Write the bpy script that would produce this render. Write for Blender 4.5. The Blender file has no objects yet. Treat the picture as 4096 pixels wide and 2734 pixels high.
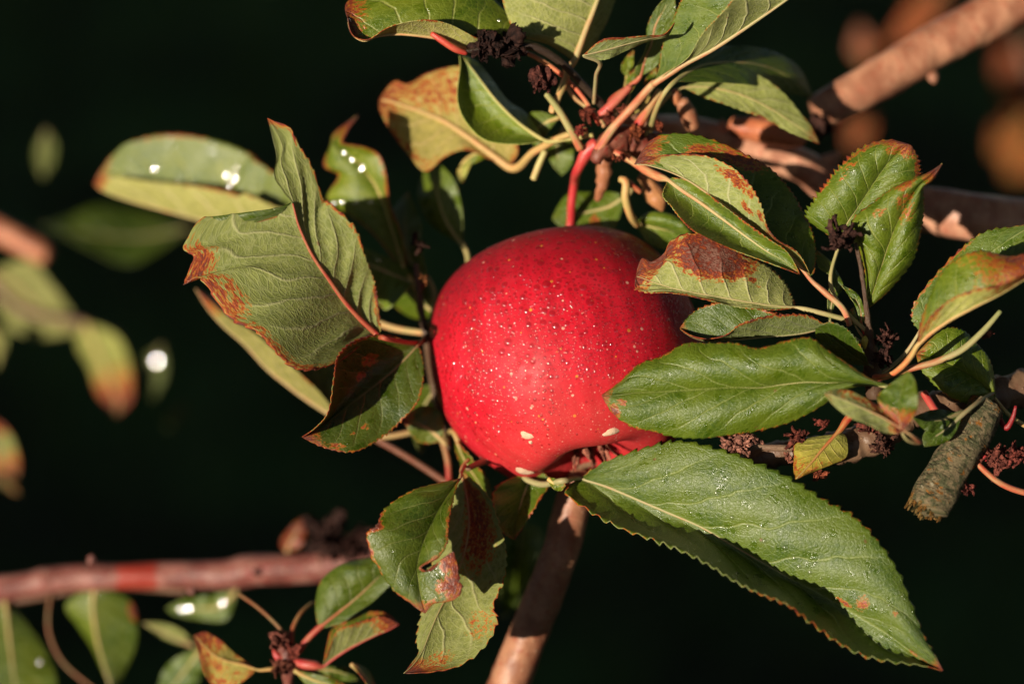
import bpy, math, random
import numpy as np
from mathutils import Vector, Matrix

random.seed(7)
RNG = np.random.default_rng(11)
scene = bpy.context.scene
COL = scene.collection

# ---------------------------------------------------------------- camera
D = 0.70                       # metres from the lens to the plane of focus
PITCH = math.radians(25)       # the camera looks down at the fruit
FOCUS = np.array([0.0, 0.0, 1.25])
LENS, SENSOR = 85.0, 36.0
S = D * SENSOR / LENS / 1024   # metres per picture unit at the plane of focus
FWD = np.array([0, math.cos(PITCH), -math.sin(PITCH)])
RGT = np.array([1.0, 0, 0])
UPV = np.array([0, math.sin(PITCH), math.cos(PITCH)])
CAMP = FOCUS - FWD * D
cam_data = bpy.data.cameras.new('camera')
cam = bpy.data.objects.new('camera', cam_data)
COL.objects.link(cam)
cam.location = CAMP
cam.rotation_euler = (math.pi / 2 - PITCH, 0, 0)
cam_data.lens = LENS
cam_data.sensor_width = SENSOR
cam_data.clip_start = 0.02
cam_data.clip_end = 500
cam_data.dof.use_dof = True
cam_data.dof.focus_distance = D + 0.008
cam_data.dof.aperture_fstop = 3.5
scene.camera = cam
scene.render.resolution_x, scene.render.resolution_y = 1024, 683

# ---------------------------------------------------------------- sky and low sun
EL, AZ = math.radians(13), math.radians(38)   # low sun behind the photographer's left shoulder
TOSUN = np.array([-math.cos(EL) * math.sin(AZ), -math.cos(EL) * math.cos(AZ), math.sin(EL)])
world = bpy.data.worlds.new('World')
scene.world = world
world.use_nodes = True
wn = world.node_tree.nodes
sky = wn.new('ShaderNodeTexSky')
sky.sky_type = 'NISHITA'
sky.sun_disc = False
sky.sun_elevation = EL
sky.sun_rotation = math.atan2(TOSUN[0], TOSUN[1])
world.node_tree.links.new(sky.outputs['Color'], wn['Background'].inputs['Color'])
wn['Background'].inputs['Strength'].default_value = 0.05
sun_data = bpy.data.lights.new('sun', 'SUN')
sun_data.energy = 5.0
sun_data.angle = math.radians(0.5)
sun_data.color = (1.0, 0.89, 0.72)
sun = bpy.data.objects.new('sun', sun_data)
COL.objects.link(sun)
sun.location = FOCUS + TOSUN * 6
sun.rotation_euler = Vector(TOSUN).to_track_quat('Z', 'Y').to_euler()
vs = scene.view_settings
vs.view_transform = 'Standard'
vs.look = 'None'
vs.gamma = 1.0
vs.use_curve_mapping = False
vs.exposure = 0.42
HALF = TOSUN - FWD
HALF = HALF / np.linalg.norm(HALF)

# ---------------------------------------------------------------- measuring frames
FR = {'Z': (0, 0, .43593), 'A': (150, 100, .11707), 'B': (150, 250, .13279), 'C': (325, 0, .11707),
      'D': (575, 0, .11707), 'E': (575, 125, .11707), 'F': (775, 100, .11685), 'G': (775, 250, .11685),
      'H': (400, 212.5, .1834), 'I': (550, 425, .17028), 'J': (350, 450, .14889), 'K': (0, 475, .13298),
      'L': (175, 500, .11704), 'M': (0, 200, .19128), 'N': (575, 275, .149), 'O': (750, 0, .11685),
      'Q': (0, 100, .10898)}


def fx(frame, p):
    if isinstance(p[0], str):
        frame, p = p[0], p[1:]
    ox, oy, k = FR[frame]
    return (ox + p[0] * k, oy + p[1] * k)


def P(a):
    """(x, y, depth) rows, in units of the plane of focus, to world points."""
    a = np.asarray(a, float)
    dd = D + a[..., 2] * S
    k = S * dd / D
    return (CAMP + FWD * dd[..., None] + RGT * ((a[..., 0] - 512) * k)[..., None]
            + UPV * ((341.5 - a[..., 1]) * k)[..., None])


def spline(pts, t_in, t_out):
    """cubic Hermite through rows of pts at parameters t_in."""
    pts = np.asarray(pts, float)
    t_in = np.asarray(t_in, float)
    if len(pts) == 2:
        f = ((t_out - t_in[0]) / (t_in[1] - t_in[0]))[:, None]
        return pts[0] * (1 - f) + pts[1] * f
    h = np.diff(t_in)[:, None]
    sl = np.diff(pts, axis=0) / h
    m = np.empty_like(pts)
    m[1:-1] = (sl[:-1] * h[1:] + sl[1:] * h[:-1]) / (h[1:] + h[:-1])
    m[0], m[-1] = 1.5 * sl[0] - .5 * m[1], 1.5 * sl[-1] - .5 * m[-2]
    i = np.clip(np.searchsorted(t_in, t_out, side='right') - 1, 0, len(t_in) - 2)
    hh = h[i]
    f = ((t_out - t_in[i])[:, None]) / hh
    f2, f3 = f * f, f * f * f
    return ((2 * f3 - 3 * f2 + 1) * pts[i] + (f3 - 2 * f2 + f) * hh * m[i]
            + (3 * f2 - 2 * f3) * pts[i + 1] + (f3 - f2) * hh * m[i + 1])


def chord(xy):
    d = np.maximum(np.linalg.norm(np.diff(xy, axis=0), axis=1), 1.0)
    t = np.concatenate([[0], np.cumsum(d)])
    return t / t[-1], t[-1]


def vnoise(seed, n, freq, m=1):
    """smooth 1-D noise, n samples, m channels."""
    r = np.random.default_rng(seed)
    k = max(3, int(freq) + 3)
    c = r.uniform(-1, 1, (k, m))
    return spline(c, np.linspace(0, 1, k), np.linspace(0, 1, n))


# ---------------------------------------------------------------- materials
def nt(name):
    m = bpy.data.materials.new(name)
    m.use_nodes = True
    t = m.node_tree
    t.nodes.clear()
    out = t.nodes.new('ShaderNodeOutputMaterial')
    return m, t, out


class G:
    """tiny node-graph helper"""
    def __init__(self, t):
        self.t = t

    def n(self, kind, **kw):
        x = self.t.nodes.new(kind)
        for k, v in kw.items():
            setattr(x, k, v)
        return x

    def put(self, sock, v):
        if isinstance(v, bpy.types.NodeSocket):
            self.t.links.new(v, sock)
        elif v is not None:
            if hasattr(sock.default_value, '__len__') and not hasattr(v, '__len__'):
                sock.default_value = [v] * len(sock.default_value)
            elif hasattr(sock.default_value, '__len__') and len(sock.default_value) == 4 and len(v) == 3:
                sock.default_value = (*v, 1)
            else:
                sock.default_value = v

    def m(self, op, a, b=None, c=None, clamp=False):
        x = self.n('ShaderNodeMath', operation=op, use_clamp=clamp)
        for i, v in enumerate((a, b, c)):
            if v is not None:
                self.put(x.inputs[i], v)
        return x.outputs[0]

    def mix(self, f, a, b, blend='MIX'):
        x = self.n('ShaderNodeMix', data_type='RGBA', blend_type=blend)
        self.put(x.inputs[0], f)
        self.put(x.inputs[6], a)
        self.put(x.inputs[7], b)
        return x.outputs[2]

    def ss(self, v, lo, hi, a=0.0, b=1.0):
        x = self.n('ShaderNodeMapRange', interpolation_type='SMOOTHSTEP')
        for i, q in enumerate((v, lo, hi, a, b)):
            self.put(x.inputs[i], q)
        return x.outputs[0]

    def noise(self, vec, scale, detail=3, rough=.55, dist=0):
        x = self.n('ShaderNodeTexNoise')
        self.put(x.inputs['Vector'], vec)
        x.inputs['Scale'].default_value = scale
        x.inputs['Detail'].default_value = detail
        x.inputs['Roughness'].default_value = rough
        x.inputs['Distortion'].default_value = dist
        return x.outputs[0]

    def vor(self, vec, scale, feature='F1', rnd=1):
        x = self.n('ShaderNodeTexVoronoi', feature=feature)
        self.put(x.inputs['Vector'], vec)
        x.inputs['Scale'].default_value = scale
        x.inputs['Randomness'].default_value = rnd
        return x.outputs['Distance']

    def attr(self, name, out='Vector'):
        x = self.n('ShaderNodeAttribute', attribute_name=name)
        return x.outputs[out]

    def sep(self, v):
        x = self.n('ShaderNodeSeparateXYZ')
        self.put(x.inputs[0], v)
        return x.outputs

    def com(self, a, b, c):
        x = self.n('ShaderNodeCombineXYZ')
        for i, v in enumerate((a, b, c)):
            self.put(x.inputs[i], v)
        return x.outputs[0]

    def ramp(self, f, stops):
        x = self.n('ShaderNodeValToRGB')
        e = x.color_ramp.elements
        while len(e) < len(stops):
            e.new(.5)
        for el, (p, c) in zip(e, stops):
            el.position = p
            el.color = (*c, 1)
        self.put(x.inputs[0], f)
        return x.outputs[0]

    def bump(self, h, strength, dist, normal=None):
        x = self.n('ShaderNodeBump')
        x.inputs['Strength'].default_value = strength
        x.inputs['Distance'].default_value = dist
        self.put(x.inputs['Height'], h)
        if normal is not None:
            self.put(x.inputs['Normal'], normal)
        return x.outputs[0]

    def bsdf(self, col, rough, spec=.5, normal=None, **kw):
        x = self.n('ShaderNodeBsdfPrincipled')
        self.put(x.inputs['Base Color'], col)
        self.put(x.inputs['Roughness'], rough)
        self.put(x.inputs['Specular IOR Level'], spec)
        if normal is not None:
            self.put(x.inputs['Normal'], normal)
        for k, v in kw.items():
            self.put(x.inputs[k], v)
        return x.outputs[0]


def leaf_material(name, under):
    m, t, out = nt(name)
    g = G(t)
    u, v, rnd = g.sep(g.attr('luv'))[0:3]
    mm = g.attr('pmm')
    tint = g.attr('tint', 'Color')
    burn = g.attr('burn', 'Fac')
    av = g.m('ABSOLUTE', v)
    shift = g.com(g.m('MULTIPLY', rnd, 37.0), g.m('MULTIPLY', rnd, 91.0), 0)
    va = g.n('ShaderNodeVectorMath', operation='ADD')
    g.put(va.inputs[0], mm)
    g.put(va.inputs[1], shift)
    q = va.outputs[0]
    big = g.noise(q, .09, 3)
    mid = g.noise(q, .45, 4)
    fine = g.noise(q, 2.4, 4, .65)
    mid2 = g.noise(q, 1.1, 4, .7)
    # side veins sweep forward from the midrib
    ph = g.m('SUBTRACT', g.m('MULTIPLY', u, 7.0), g.m('MULTIPLY', g.m('POWER', av, .8), 2.1))
    ph = g.m('ADD', ph, g.m('MULTIPLY', g.m('SUBTRACT', g.noise(q, .07, 2), .5), .8))
    ph = g.m('ADD', ph, g.m('MULTIPLY', g.m('SIGN', v), .23))
    tri = g.m('PINGPONG', ph, .5)
    side = g.m('SUBTRACT', 1.0, g.ss(tri, .0, .085 if under else .06))
    side = g.m('MULTIPLY', side, g.ss(av, 1.0, .55))
    cen = g.m('SUBTRACT', 1.0, g.ss(av, .0, .05))
    vein = g.m('MAXIMUM', side, cen)
    ret = g.vor(q, .62, 'DISTANCE_TO_EDGE')
    retm = g.m('SUBTRACT', 1.0, g.ss(ret, .0, .16))
    ret2 = g.vor(q, 1.7, 'DISTANCE_TO_EDGE')
    retm2 = g.m('SUBTRACT', 1.0, g.ss(ret2, .0, .2))
    if under:
        col = g.mix(big, (.22, .25, .060), (.35, .355, .11))
        col = g.mix(g.ss(mid, .35, .7), col, (.19, .215, .055))
        col = g.mix(g.m('MULTIPLY', retm, .35), col, (.40, .40, .20))
        col = g.mix(g.m('MULTIPLY', side, .7), col, (.48, .45, .24))
        fuzz = g.ss(fine, .55, .75)
        col = g.mix(g.m('MULTIPLY', fuzz, .4), col, (.42, .44, .24))
    else:
        col = g.mix(g.ss(big, .3, .7), (.040, .082, .003), (.112, .148, .007))
        col = g.mix(g.ss(mid, .4, .75), col, (.100, .140, .010))
        col = g.mix(g.m('MULTIPLY', retm2, .25), col, (.09, .13, .012))
        col = g.mix(g.m('MULTIPLY', retm, .3), col, (.15, .20, .022))
        col = g.mix(g.m('MULTIPLY', vein, .6), col, (.28, .31, .09))
        wet = g.ss(g.noise(q, .2, 4, .62), .575, .615)
        col = g.mix(g.m('MULTIPLY', wet, .5), col, g.mix(1.0, col, (.5, .62, .35), 'MULTIPLY'))
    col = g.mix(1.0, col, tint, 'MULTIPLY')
    # autumn burn: yellow, orange, red, brown
    nz = g.m('ADD', g.m('MULTIPLY', g.m('SUBTRACT', mid, .5), 1.0), g.m('MULTIPLY', g.m('SUBTRACT', mid2, .5), 1.9))
    b = g.m('ADD', burn, g.m('MULTIPLY', nz, g.ss(burn, .02, .4)))
    bcol = g.ramp(b, [(.0, (.40, .33, .05)), (.30, (.46, .23, .03)), (.42, (.40, .10, .012)),
                      (.6, (.24, .035, .015)), (.8, (.12, .03, .018)), (1.0, (.22, .10, .07))])
    col = g.mix(g.ss(b, .26, .40), col, bcol)
    # small freckles
    fr = g.vor(q, .16)
    frm = g.m('MULTIPLY', g.m('SUBTRACT', 1.0, g.ss(fr, .05, .11)), g.ss(big, .5, .62))
    col = g.mix(g.m('MULTIPLY', frm, .7), col, (.16, .055, .02))
    h = g.m('ADD', g.m('MULTIPLY', retm, -.4 if not under else .5), g.m('MULTIPLY', retm2, -.25 if not under else .3))
    h = g.m('ADD', h, g.m('MULTIPLY', vein, -1.1 if not under else 1.6))
    h = g.m('ADD', h, g.m('MULTIPLY', fine, .5))
    nor = g.bump(h, .8 if not under else .8, .00018)
    if under:
        rough = g.m('ADD', .62, g.m('MULTIPLY', mid, .15))
        pr = g.bsdf(col, rough, .3, nor)
    else:
        rough = g.m('SUBTRACT', g.m('ADD', .33, g.m('MULTIPLY', mid, .17)), g.m('MULTIPLY', wet, .24))
        pr = g.bsdf(col, rough, .58, nor)
    tr = g.n('ShaderNodeBsdfTranslucent')
    g.put(tr.inputs[0], g.mix(1.0, col, (1.0, .95, .35), 'MULTIPLY'))
    ms = g.n('ShaderNodeMixShader')
    ms.inputs[0].default_value = .15
    t.links.new(pr, ms.inputs[1])
    t.links.new(tr.outputs[0], ms.inputs[2])
    t.links.new(ms.outputs[0], out.inputs[0])
    return m


def stalk_material(name, stops, rough=.5, spec=.4, scale=.25, fuzz=0):
    m, t, out = nt(name)
    g = G(t)
    a, b, _ = g.sep(g.attr('luv'))[0:3]
    q = g.com(g.m('MULTIPLY', a, .35), g.m('MULTIPLY', g.m('SINE', b), 2.0), g.m('MULTIPLY', g.m('COSINE', b), 2.0))
    n1 = g.noise(q, scale * 2, 3)
    f = g.m('ADD', g.attr('burn', 'Fac'), g.m('MULTIPLY', g.m('SUBTRACT', n1, .5), .9))
    col = g.ramp(f, stops)
    col = g.mix(1.0, col, g.attr('tint', 'Color'), 'MULTIPLY')
    h = g.noise(q, 4, 4)
    t.links.new(g.bsdf(col, rough, spec, g.bump(h, .5, .0002)), out.inputs[0])
    return m


def bark_material(name, c1, c2, c3, red=.5, lichen=False):
    m, t, out = nt(name)
    g = G(t)
    a, b, _ = g.sep(g.attr('luv'))[0:3]
    q = g.com(a, g.m('MULTIPLY', g.m('SINE', b), 5.0), g.m('MULTIPLY', g.m('COSINE', b), 5.0))
    qs = g.com(g.m('MULTIPLY', a, 1.0), g.m('MULTIPLY', g.m('SINE', b), 1.3), g.m('MULTIPLY', g.m('COSINE', b), 1.3))
    n1 = g.noise(q, .12, 4)
    n2 = g.noise(q, .5, 4, .65)
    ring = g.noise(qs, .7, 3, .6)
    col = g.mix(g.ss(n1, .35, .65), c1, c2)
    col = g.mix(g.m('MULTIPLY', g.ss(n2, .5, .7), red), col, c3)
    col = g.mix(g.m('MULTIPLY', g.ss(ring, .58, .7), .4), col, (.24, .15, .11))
    h = g.m('ADD', g.m('MULTIPLY', ring, .35), n2)
    if lichen:
        crk = g.noise(g.com(g.m('MULTIPLY', a, 2.2), g.m('MULTIPLY', g.m('SINE', b), 2.4), g.m('MULTIPLY', g.m('COSINE', b), 2.4)), .55, 5, .7, 1.2)
        fine = g.noise(q, 1.6, 5, .7)
        col = g.mix(g.ss(n2, .42, .58), col, (.115, .115, .055))
        col = g.mix(g.ss(g.noise(q, .28, 5, .75), .58, .62), col, (.40, .15, .025))
        cm = g.m('SUBTRACT', 1.0, g.ss(crk, .36, .46))
        col = g.mix(g.m('MULTIPLY', cm, .9), col, (.022, .022, .012))
        col = g.mix(g.ss(fine, .3, .7, .5, 0.0), col, (.03, .03, .015))
        col = g.mix(g.ss(g.noise(q, .6, 4, .7), .62, .68), col, (.42, .36, .24))
        h = g.m('ADD', g.m('MULTIPLY', h, .6), g.m('ADD', g.m('MULTIPLY', cm, -2.2), g.m('MULTIPLY', fine, 1.6)))
    else:
        len_ = g.vor(g.com(g.m('MULTIPLY', a, .32), g.m('MULTIPLY', g.m('SINE', b), 2.2), g.m('MULTIPLY', g.m('COSINE', b), 2.2)), 1.0)
        lm = g.m('SUBTRACT', 1.0, g.ss(len_, .12, .2))
        col = g.mix(g.m('MULTIPLY', lm, .6), col, (.5, .33, .22))
        h = g.m('ADD', h, lm)
    col = g.mix(g.m('MULTIPLY', g.ss(g.m('ADD', g.attr('burn', 'Fac'), g.m('MULTIPLY', g.m('SUBTRACT', n2, .5), 1.2)), .4, .8), .8), col, (.30, .025, .012))
    col = g.mix(1.0, col, g.attr('tint', 'Color'), 'MULTIPLY')
    t.links.new(g.bsdf(col, .42 if not lichen else .85, .35 if not lichen else .15, g.bump(h, .8, .0004 if not lichen else .0012)), out.inputs[0])
    return m


def dry_material():
    m, t, out = nt('dried_petals')
    g = G(t)
    mm = g.attr('pmm')
    n = g.noise(mm, .7, 4, .6)
    col = g.ramp(n, [(.3, (.035, .018, .014)), (.5, (.10, .045, .035)), (.68, (.24, .12, .09)), (.8, (.32, .22, .17))])
    col = g.mix(1.0, col, g.attr('tint', 'Color'), 'MULTIPLY')
    t.links.new(g.bsdf(col, .8, .2, g.bump(g.noise(mm, 2.2, 4), .8, .0004)), out.inputs[0])
    return m


def apple_material():
    m, t, out = nt('apple_skin')
    g = G(t)
    p = g.attr('pmm')            # local position, millimetres
    x, y, z = g.sep(p)[0:3]
    lat = g.m('DIVIDE', z, 38.0)
    ang = g.m('ARCTAN2', y, x)
    st = g.noise(g.com(g.m('MULTIPLY', g.m('SINE', ang), 9.0), g.m('MULTIPLY', g.m('COSINE', ang), 9.0), g.m('MULTIPLY', lat, .9)), 1.2, 4, .6)
    n1 = g.noise(p, .06, 3)
    n2 = g.noise(p, .8, 4, .6)
    col = g.mix(g.ss(st, .35, .68), (.42, .004, .014), (.56, .007, .022))
    col = g.mix(g.m('MULTIPLY', g.ss(n1, .45, .7), .5), col, (.58, .016, .034))
    col = g.mix(g.m('MULTIPLY', g.ss(lat, .1, .85), .7), col, (.15, .002, .008))   # deeper red round the stem end, with the top's shade put in
    pale = g.ss(lat, -.35, -.9)
    col = g.mix(g.m('MULTIPLY', pale, .4), col, (.58, .07, .055))                    # pinker towards the eye
    spk = g.ss(g.noise(p, 1.6, 4, .7), .55, .72)
    col = g.mix(g.m('MULTIPLY', spk, g.m('ADD', .06, g.m('MULTIPLY', pale, .25))), col, (.70, .28, .20))
    # lenticels
    vo = g.n('ShaderNodeTexVoronoi')
    g.put(vo.inputs['Vector'], p)
    vo.inputs['Scale'].default_value = .27
    cell = g.sep(vo.outputs['Color'])
    rad = g.m('ADD', .07, g.m('MULTIPLY', cell[0], .13))
    dotm = g.m('SUBTRACT', 1.0, g.ss(vo.outputs['Distance'], g.m('MULTIPLY', rad, .45), rad))
    dcol = g.mix(g.ss(cell[1], .4, .6), (.72, .36, .26), (.58, .24, .03))
    col = g.mix(g.m('MULTIPLY', dotm, g.m('ADD', .5, g.m('MULTIPLY', cell[2], .5))), col, dcol)
    vo2 = g.vor(p, .5)
    col = g.mix(g.m('MULTIPLY', g.m('SUBTRACT', 1.0, g.ss(vo2, .07, .17)), g.m('MULTIPLY', .6, g.ss(lat, .3, -.4))), col, (.72, .34, .27))
    vo3 = g.vor(p, .95)
    col = g.mix(g.m('MULTIPLY', g.m('SUBTRACT', 1.0, g.ss(vo3, .08, .2)), g.m('MULTIPLY', .45, g.ss(lat, .5, -.5))), col, (.70, .20, .16))
    # wet film patches and dried edges of drops
    film = g.ss(g.noise(p, .25, 3), .45, .6)
    rough = g.m('ADD', .50, g.m('MULTIPLY', film, .14))
    wet = g.vor(p, .55, 'SMOOTH_F1')
    h = g.m('ADD', g.m('MULTIPLY', n2, .3), g.m('MULTIPLY', wet, .12))
    nor = g.bump(h, .35, .0003)
    t.links.new(g.bsdf(col, rough, .27, nor, **{'Subsurface Weight': .06, 'Subsurface Radius': (.004, .001, .0008), 'Subsurface Scale': 1.0}), out.inputs[0])
    return m


def water_material(name, under=None, clear=(.97, .97, .97)):
    m, t, out = nt(name)
    g = G(t)
    gl = g.n('ShaderNodeBsdfGlossy')
    gl.distribution = 'GGX'
    gl.inputs['Color'].default_value = (1, 1, 1, 1)
    gl.inputs['Roughness'].default_value = .08
    tr = g.n('ShaderNodeBsdfTransparent')
    tr.inputs['Color'].default_value = (*clear, 1)
    body = tr.outputs[0]
    if under:
        df = g.n('ShaderNodeBsdfDiffuse')
        df.inputs['Color'].default_value = (*under, 1)
        mx = g.n('ShaderNodeMixShader')
        mx.inputs[0].default_value = .6
        t.links.new(body, mx.inputs[1])
        t.links.new(df.outputs[0], mx.inputs[2])
        body = mx.outputs[0]
    f = g.n('ShaderNodeFresnel')
    f.inputs['IOR'].default_value = 1.6
    ms = g.n('ShaderNodeMixShader')
    t.links.new(g.m('MINIMUM', g.m('MAXIMUM', f.outputs[0], .11), .18), ms.inputs[0])
    t.links.new(body, ms.inputs[1])
    t.links.new(gl.outputs[0], ms.inputs[2])
    t.links.new(ms.outputs[0], out.inputs[0])
    return m


def plain(name, fn, rough, spec=.3, bump=None):
    m, t, out = nt(name)
    g = G(t)
    co = g.n('ShaderNodeTexCoord').outputs['Object']
    nor = g.bump(g.noise(co, bump[0], 4), bump[1], bump[2]) if bump else None
    t.links.new(g.bsdf(fn(g, co), rough, spec, nor), out.inputs[0])
    return m


MAT = {
    'top': leaf_material('leaf_top', False),
    'under': leaf_material('leaf_underside', True),
    'stalk': stalk_material('leaf_stalk', [(.0, (.24, .25, .09)), (.35, (.40, .32, .15)), (.6, (.45, .15, .07)), (.85, (.42, .03, .03))], .5, .35),
    'redstalk': stalk_material('red_stalk', [(.0, (.50, .13, .08)), (.4, (.48, .03, .035)), (.9, (.33, .01, .02))], .4, .45),
    'bark': bark_material('young_bark', (.27, .12, .075), (.47, .26, .17), (.30, .05, .03)),
    'greybark': bark_material('grey_bark', (.26, .16, .11), (.36, .25, .17), (.20, .06, .04), .4),  # duller, greyer bark for stems and twigs
    'redbark': bark_material('red_bark', (.14, .04, .032), (.29, .12, .095), (.22, .015, .014), .8),
    'lichen': bark_material('lichen_bark', (.26, .20, .11), (.34, .25, .14), (.14, .13, .06), .6, True),
    'dry': dry_material(),
    'apple': apple_material(),
    'water': water_material('water'),
    'reddrops': water_material('water_on_red_skin', None, (.91, .82, .84)),
    'scab': plain('scab_skin', lambda g, c: g.mix(g.noise(c, 900, 4), (.55, .28, .17), (.70, .55, .40)), .8, .1, (1200, .6, .0003)),
    'ground': plain('orchard_grass', lambda g, c: g.mix(g.ss(g.noise(c, 2.2, 4), .38, .62), (.030, .030, .014), (.060, .115, .028)), .9, .1, (30, 1, .03)),
    'crown': plain('sky_blocker_leaf', lambda g, c: g.mix(g.noise(c, 6, 2), (.04, .075, .012), (.07, .11, .02)), .5, .4),  # leaves of the canopy added to block skylight
    'blade': plain('grass_blade', lambda g, c: g.mix(g.ss(g.noise(c, 2.4, 3), .4, .6), (.035, .05, .014), (.07, .12, .03)), .6, .2),
}

# ---------------------------------------------------------------- builders
DOFF = 0.0      # extra depth of the group being built


def link(o, parent=None):
    COL.objects.link(o)
    if parent is not None:
        o.parent = parent
    return o


def base_of(parent):
    """world origin of the top-level thing above an object"""
    while parent.parent is not None:
        parent = parent.parent
    return np.array(parent.location)


def set_attr(me, name, arr):
    arr = np.asarray(arr, np.float32)
    if arr.ndim == 1:
        a = me.attributes.new(name, 'FLOAT', 'POINT')
        a.data.foreach_set('value', arr)
    else:
        a = me.attributes.new(name, 'FLOAT_VECTOR', 'POINT')
        a.data.foreach_set('vector', arr.ravel())


def mesh_obj(name, verts, faces, mats, parent, midx=None, attrs=None, smooth=True, label=None):
    me = bpy.data.meshes.new(name)
    v = np.asarray(verts, float)
    if parent is not None:
        v = v - base_of(parent)
    me.from_pydata(v.tolist(), [], faces)
    for m in mats:
        me.materials.append(MAT[m])
    if midx is not None:
        me.polygons.foreach_set('material_index', np.asarray(midx, np.int32))
    if smooth:
        me.polygons.foreach_set('use_smooth', np.ones(len(me.polygons), bool))
    for k, a in (attrs or {}).items():
        set_attr(me, k, a)
    me.update()
    o = bpy.data.objects.new(name, me)
    link(o, parent)
    if label:
        o['label'] = label
    return o


def thing(name, at, label, cat, group=None):
    o = bpy.data.objects.new(name, None)
    o.empty_display_size = .01
    o.location = P(np.array([(at[0], at[1], at[2] + DOFF)], float))[0]
    o['label'], o['category'] = label, cat
    if group:
        o['group'] = group
    return link(o)


def grid_normals(p):
    du = np.gradient(p, axis=0)
    dv = np.gradient(p, axis=1)
    n = np.cross(du, dv)
    ln = np.linalg.norm(n, axis=2, keepdims=True)
    return n / np.maximum(ln, 1e-12)


def tube_data(pts, seg=10, rough=0.0, seed=0, caps=True, step=2.5):
    """pts: rows (x, y, depth, radius); returns world verts, faces, lengths/angles"""
    pts = np.asarray(pts, float)
    w = P(pts[:, :3])
    rad = pts[:, 3] * S * (D + pts[:, 2] * S) / D
    t, L = chord(w / S)
    n = int(np.clip(L / step, 4, 160))
    to = np.linspace(0, 1, n)
    c = spline(w, t, to)
    r = np.interp(to, t, rad)
    L *= S
    T = np.gradient(c, axis=0)
    T /= np.linalg.norm(T, axis=1, keepdims=True)
    N = np.cross(T[0], FWD + np.array([.01, .02, .03]))
    N /= np.linalg.norm(N)
    verts, luv, rr = [], [], np.random.default_rng(seed + 5)
    ang = np.linspace(0, 2 * math.pi, seg, endpoint=False)
    nk = max(4, n // (2 if rough > .12 else 7))
    jit = spline(rr.uniform(-1, 1, (nk, seg)), np.linspace(0, 1, nk), to) * rough
    for i in range(n):
        N = N - T[i] * np.dot(N, T[i])
        N /= np.linalg.norm(N)
        Bn = np.cross(T[i], N)
        ri = r[i] * (1 + jit[i])
        verts.append(c[i] + (np.cos(ang) * ri)[:, None] * N + (np.sin(ang) * ri)[:, None] * Bn)
        luv.append(np.stack([np.full(seg, to[i] * L * 1000), ang, np.zeros(seg)], 1))
    verts, luv = np.concatenate(verts), np.concatenate(luv)
    faces = []
    for i in range(n - 1):
        for j in range(seg):
            k = (j + 1) % seg
            faces.append((i * seg + j, i * seg + k, (i + 1) * seg + k, (i + 1) * seg + j))
    if caps:
        a, b = len(verts), len(verts) + 1
        verts = np.concatenate([verts, [c[0] - T[0] * r[0] * .4, c[-1] + T[-1] * r[-1] * .4]])
        luv = np.concatenate([luv, [[0, 0, 0], [L * 1000, 0, 0]]])
        for j in range(seg):
            k = (j + 1) % seg
            faces.append((a, k, j))
            faces.append((b, (n - 1) * seg + j, (n - 1) * seg + k))
    return verts, faces, luv


def tube(name, parent, frame, pts, mat, burn=.3, tint=(1, 1, 1), seg=10, rough=.04, seed=0, label=None, step=2.5):
    """pts: rows (x, y, depth, radius) with x, y in the frame and radius in picture units"""
    q = [(*fx(frame, p[:-2]), p[-2] + DOFF, p[-1]) for p in pts]
    v, f, luv = tube_data(q, seg, rough, seed, step=step)
    if hasattr(burn, '__len__'):
        lo, hi = burn
        k = luv[:, 0] / luv[:, 0].max()
        bb = lo + (hi - lo) * k if hi >= 0 else np.exp(-((k - (lo - hi) / 2) / ((-hi - lo) / 2)) ** 4)
    else:
        bb = np.full(len(v), burn)
    return mesh_obj(name, v, f, [mat], parent, attrs={'luv': luv, 'burn': bb, 'tint': np.tile(tint, (len(v), 1)), 'pmm': v * 1000}, label=label)


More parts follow.
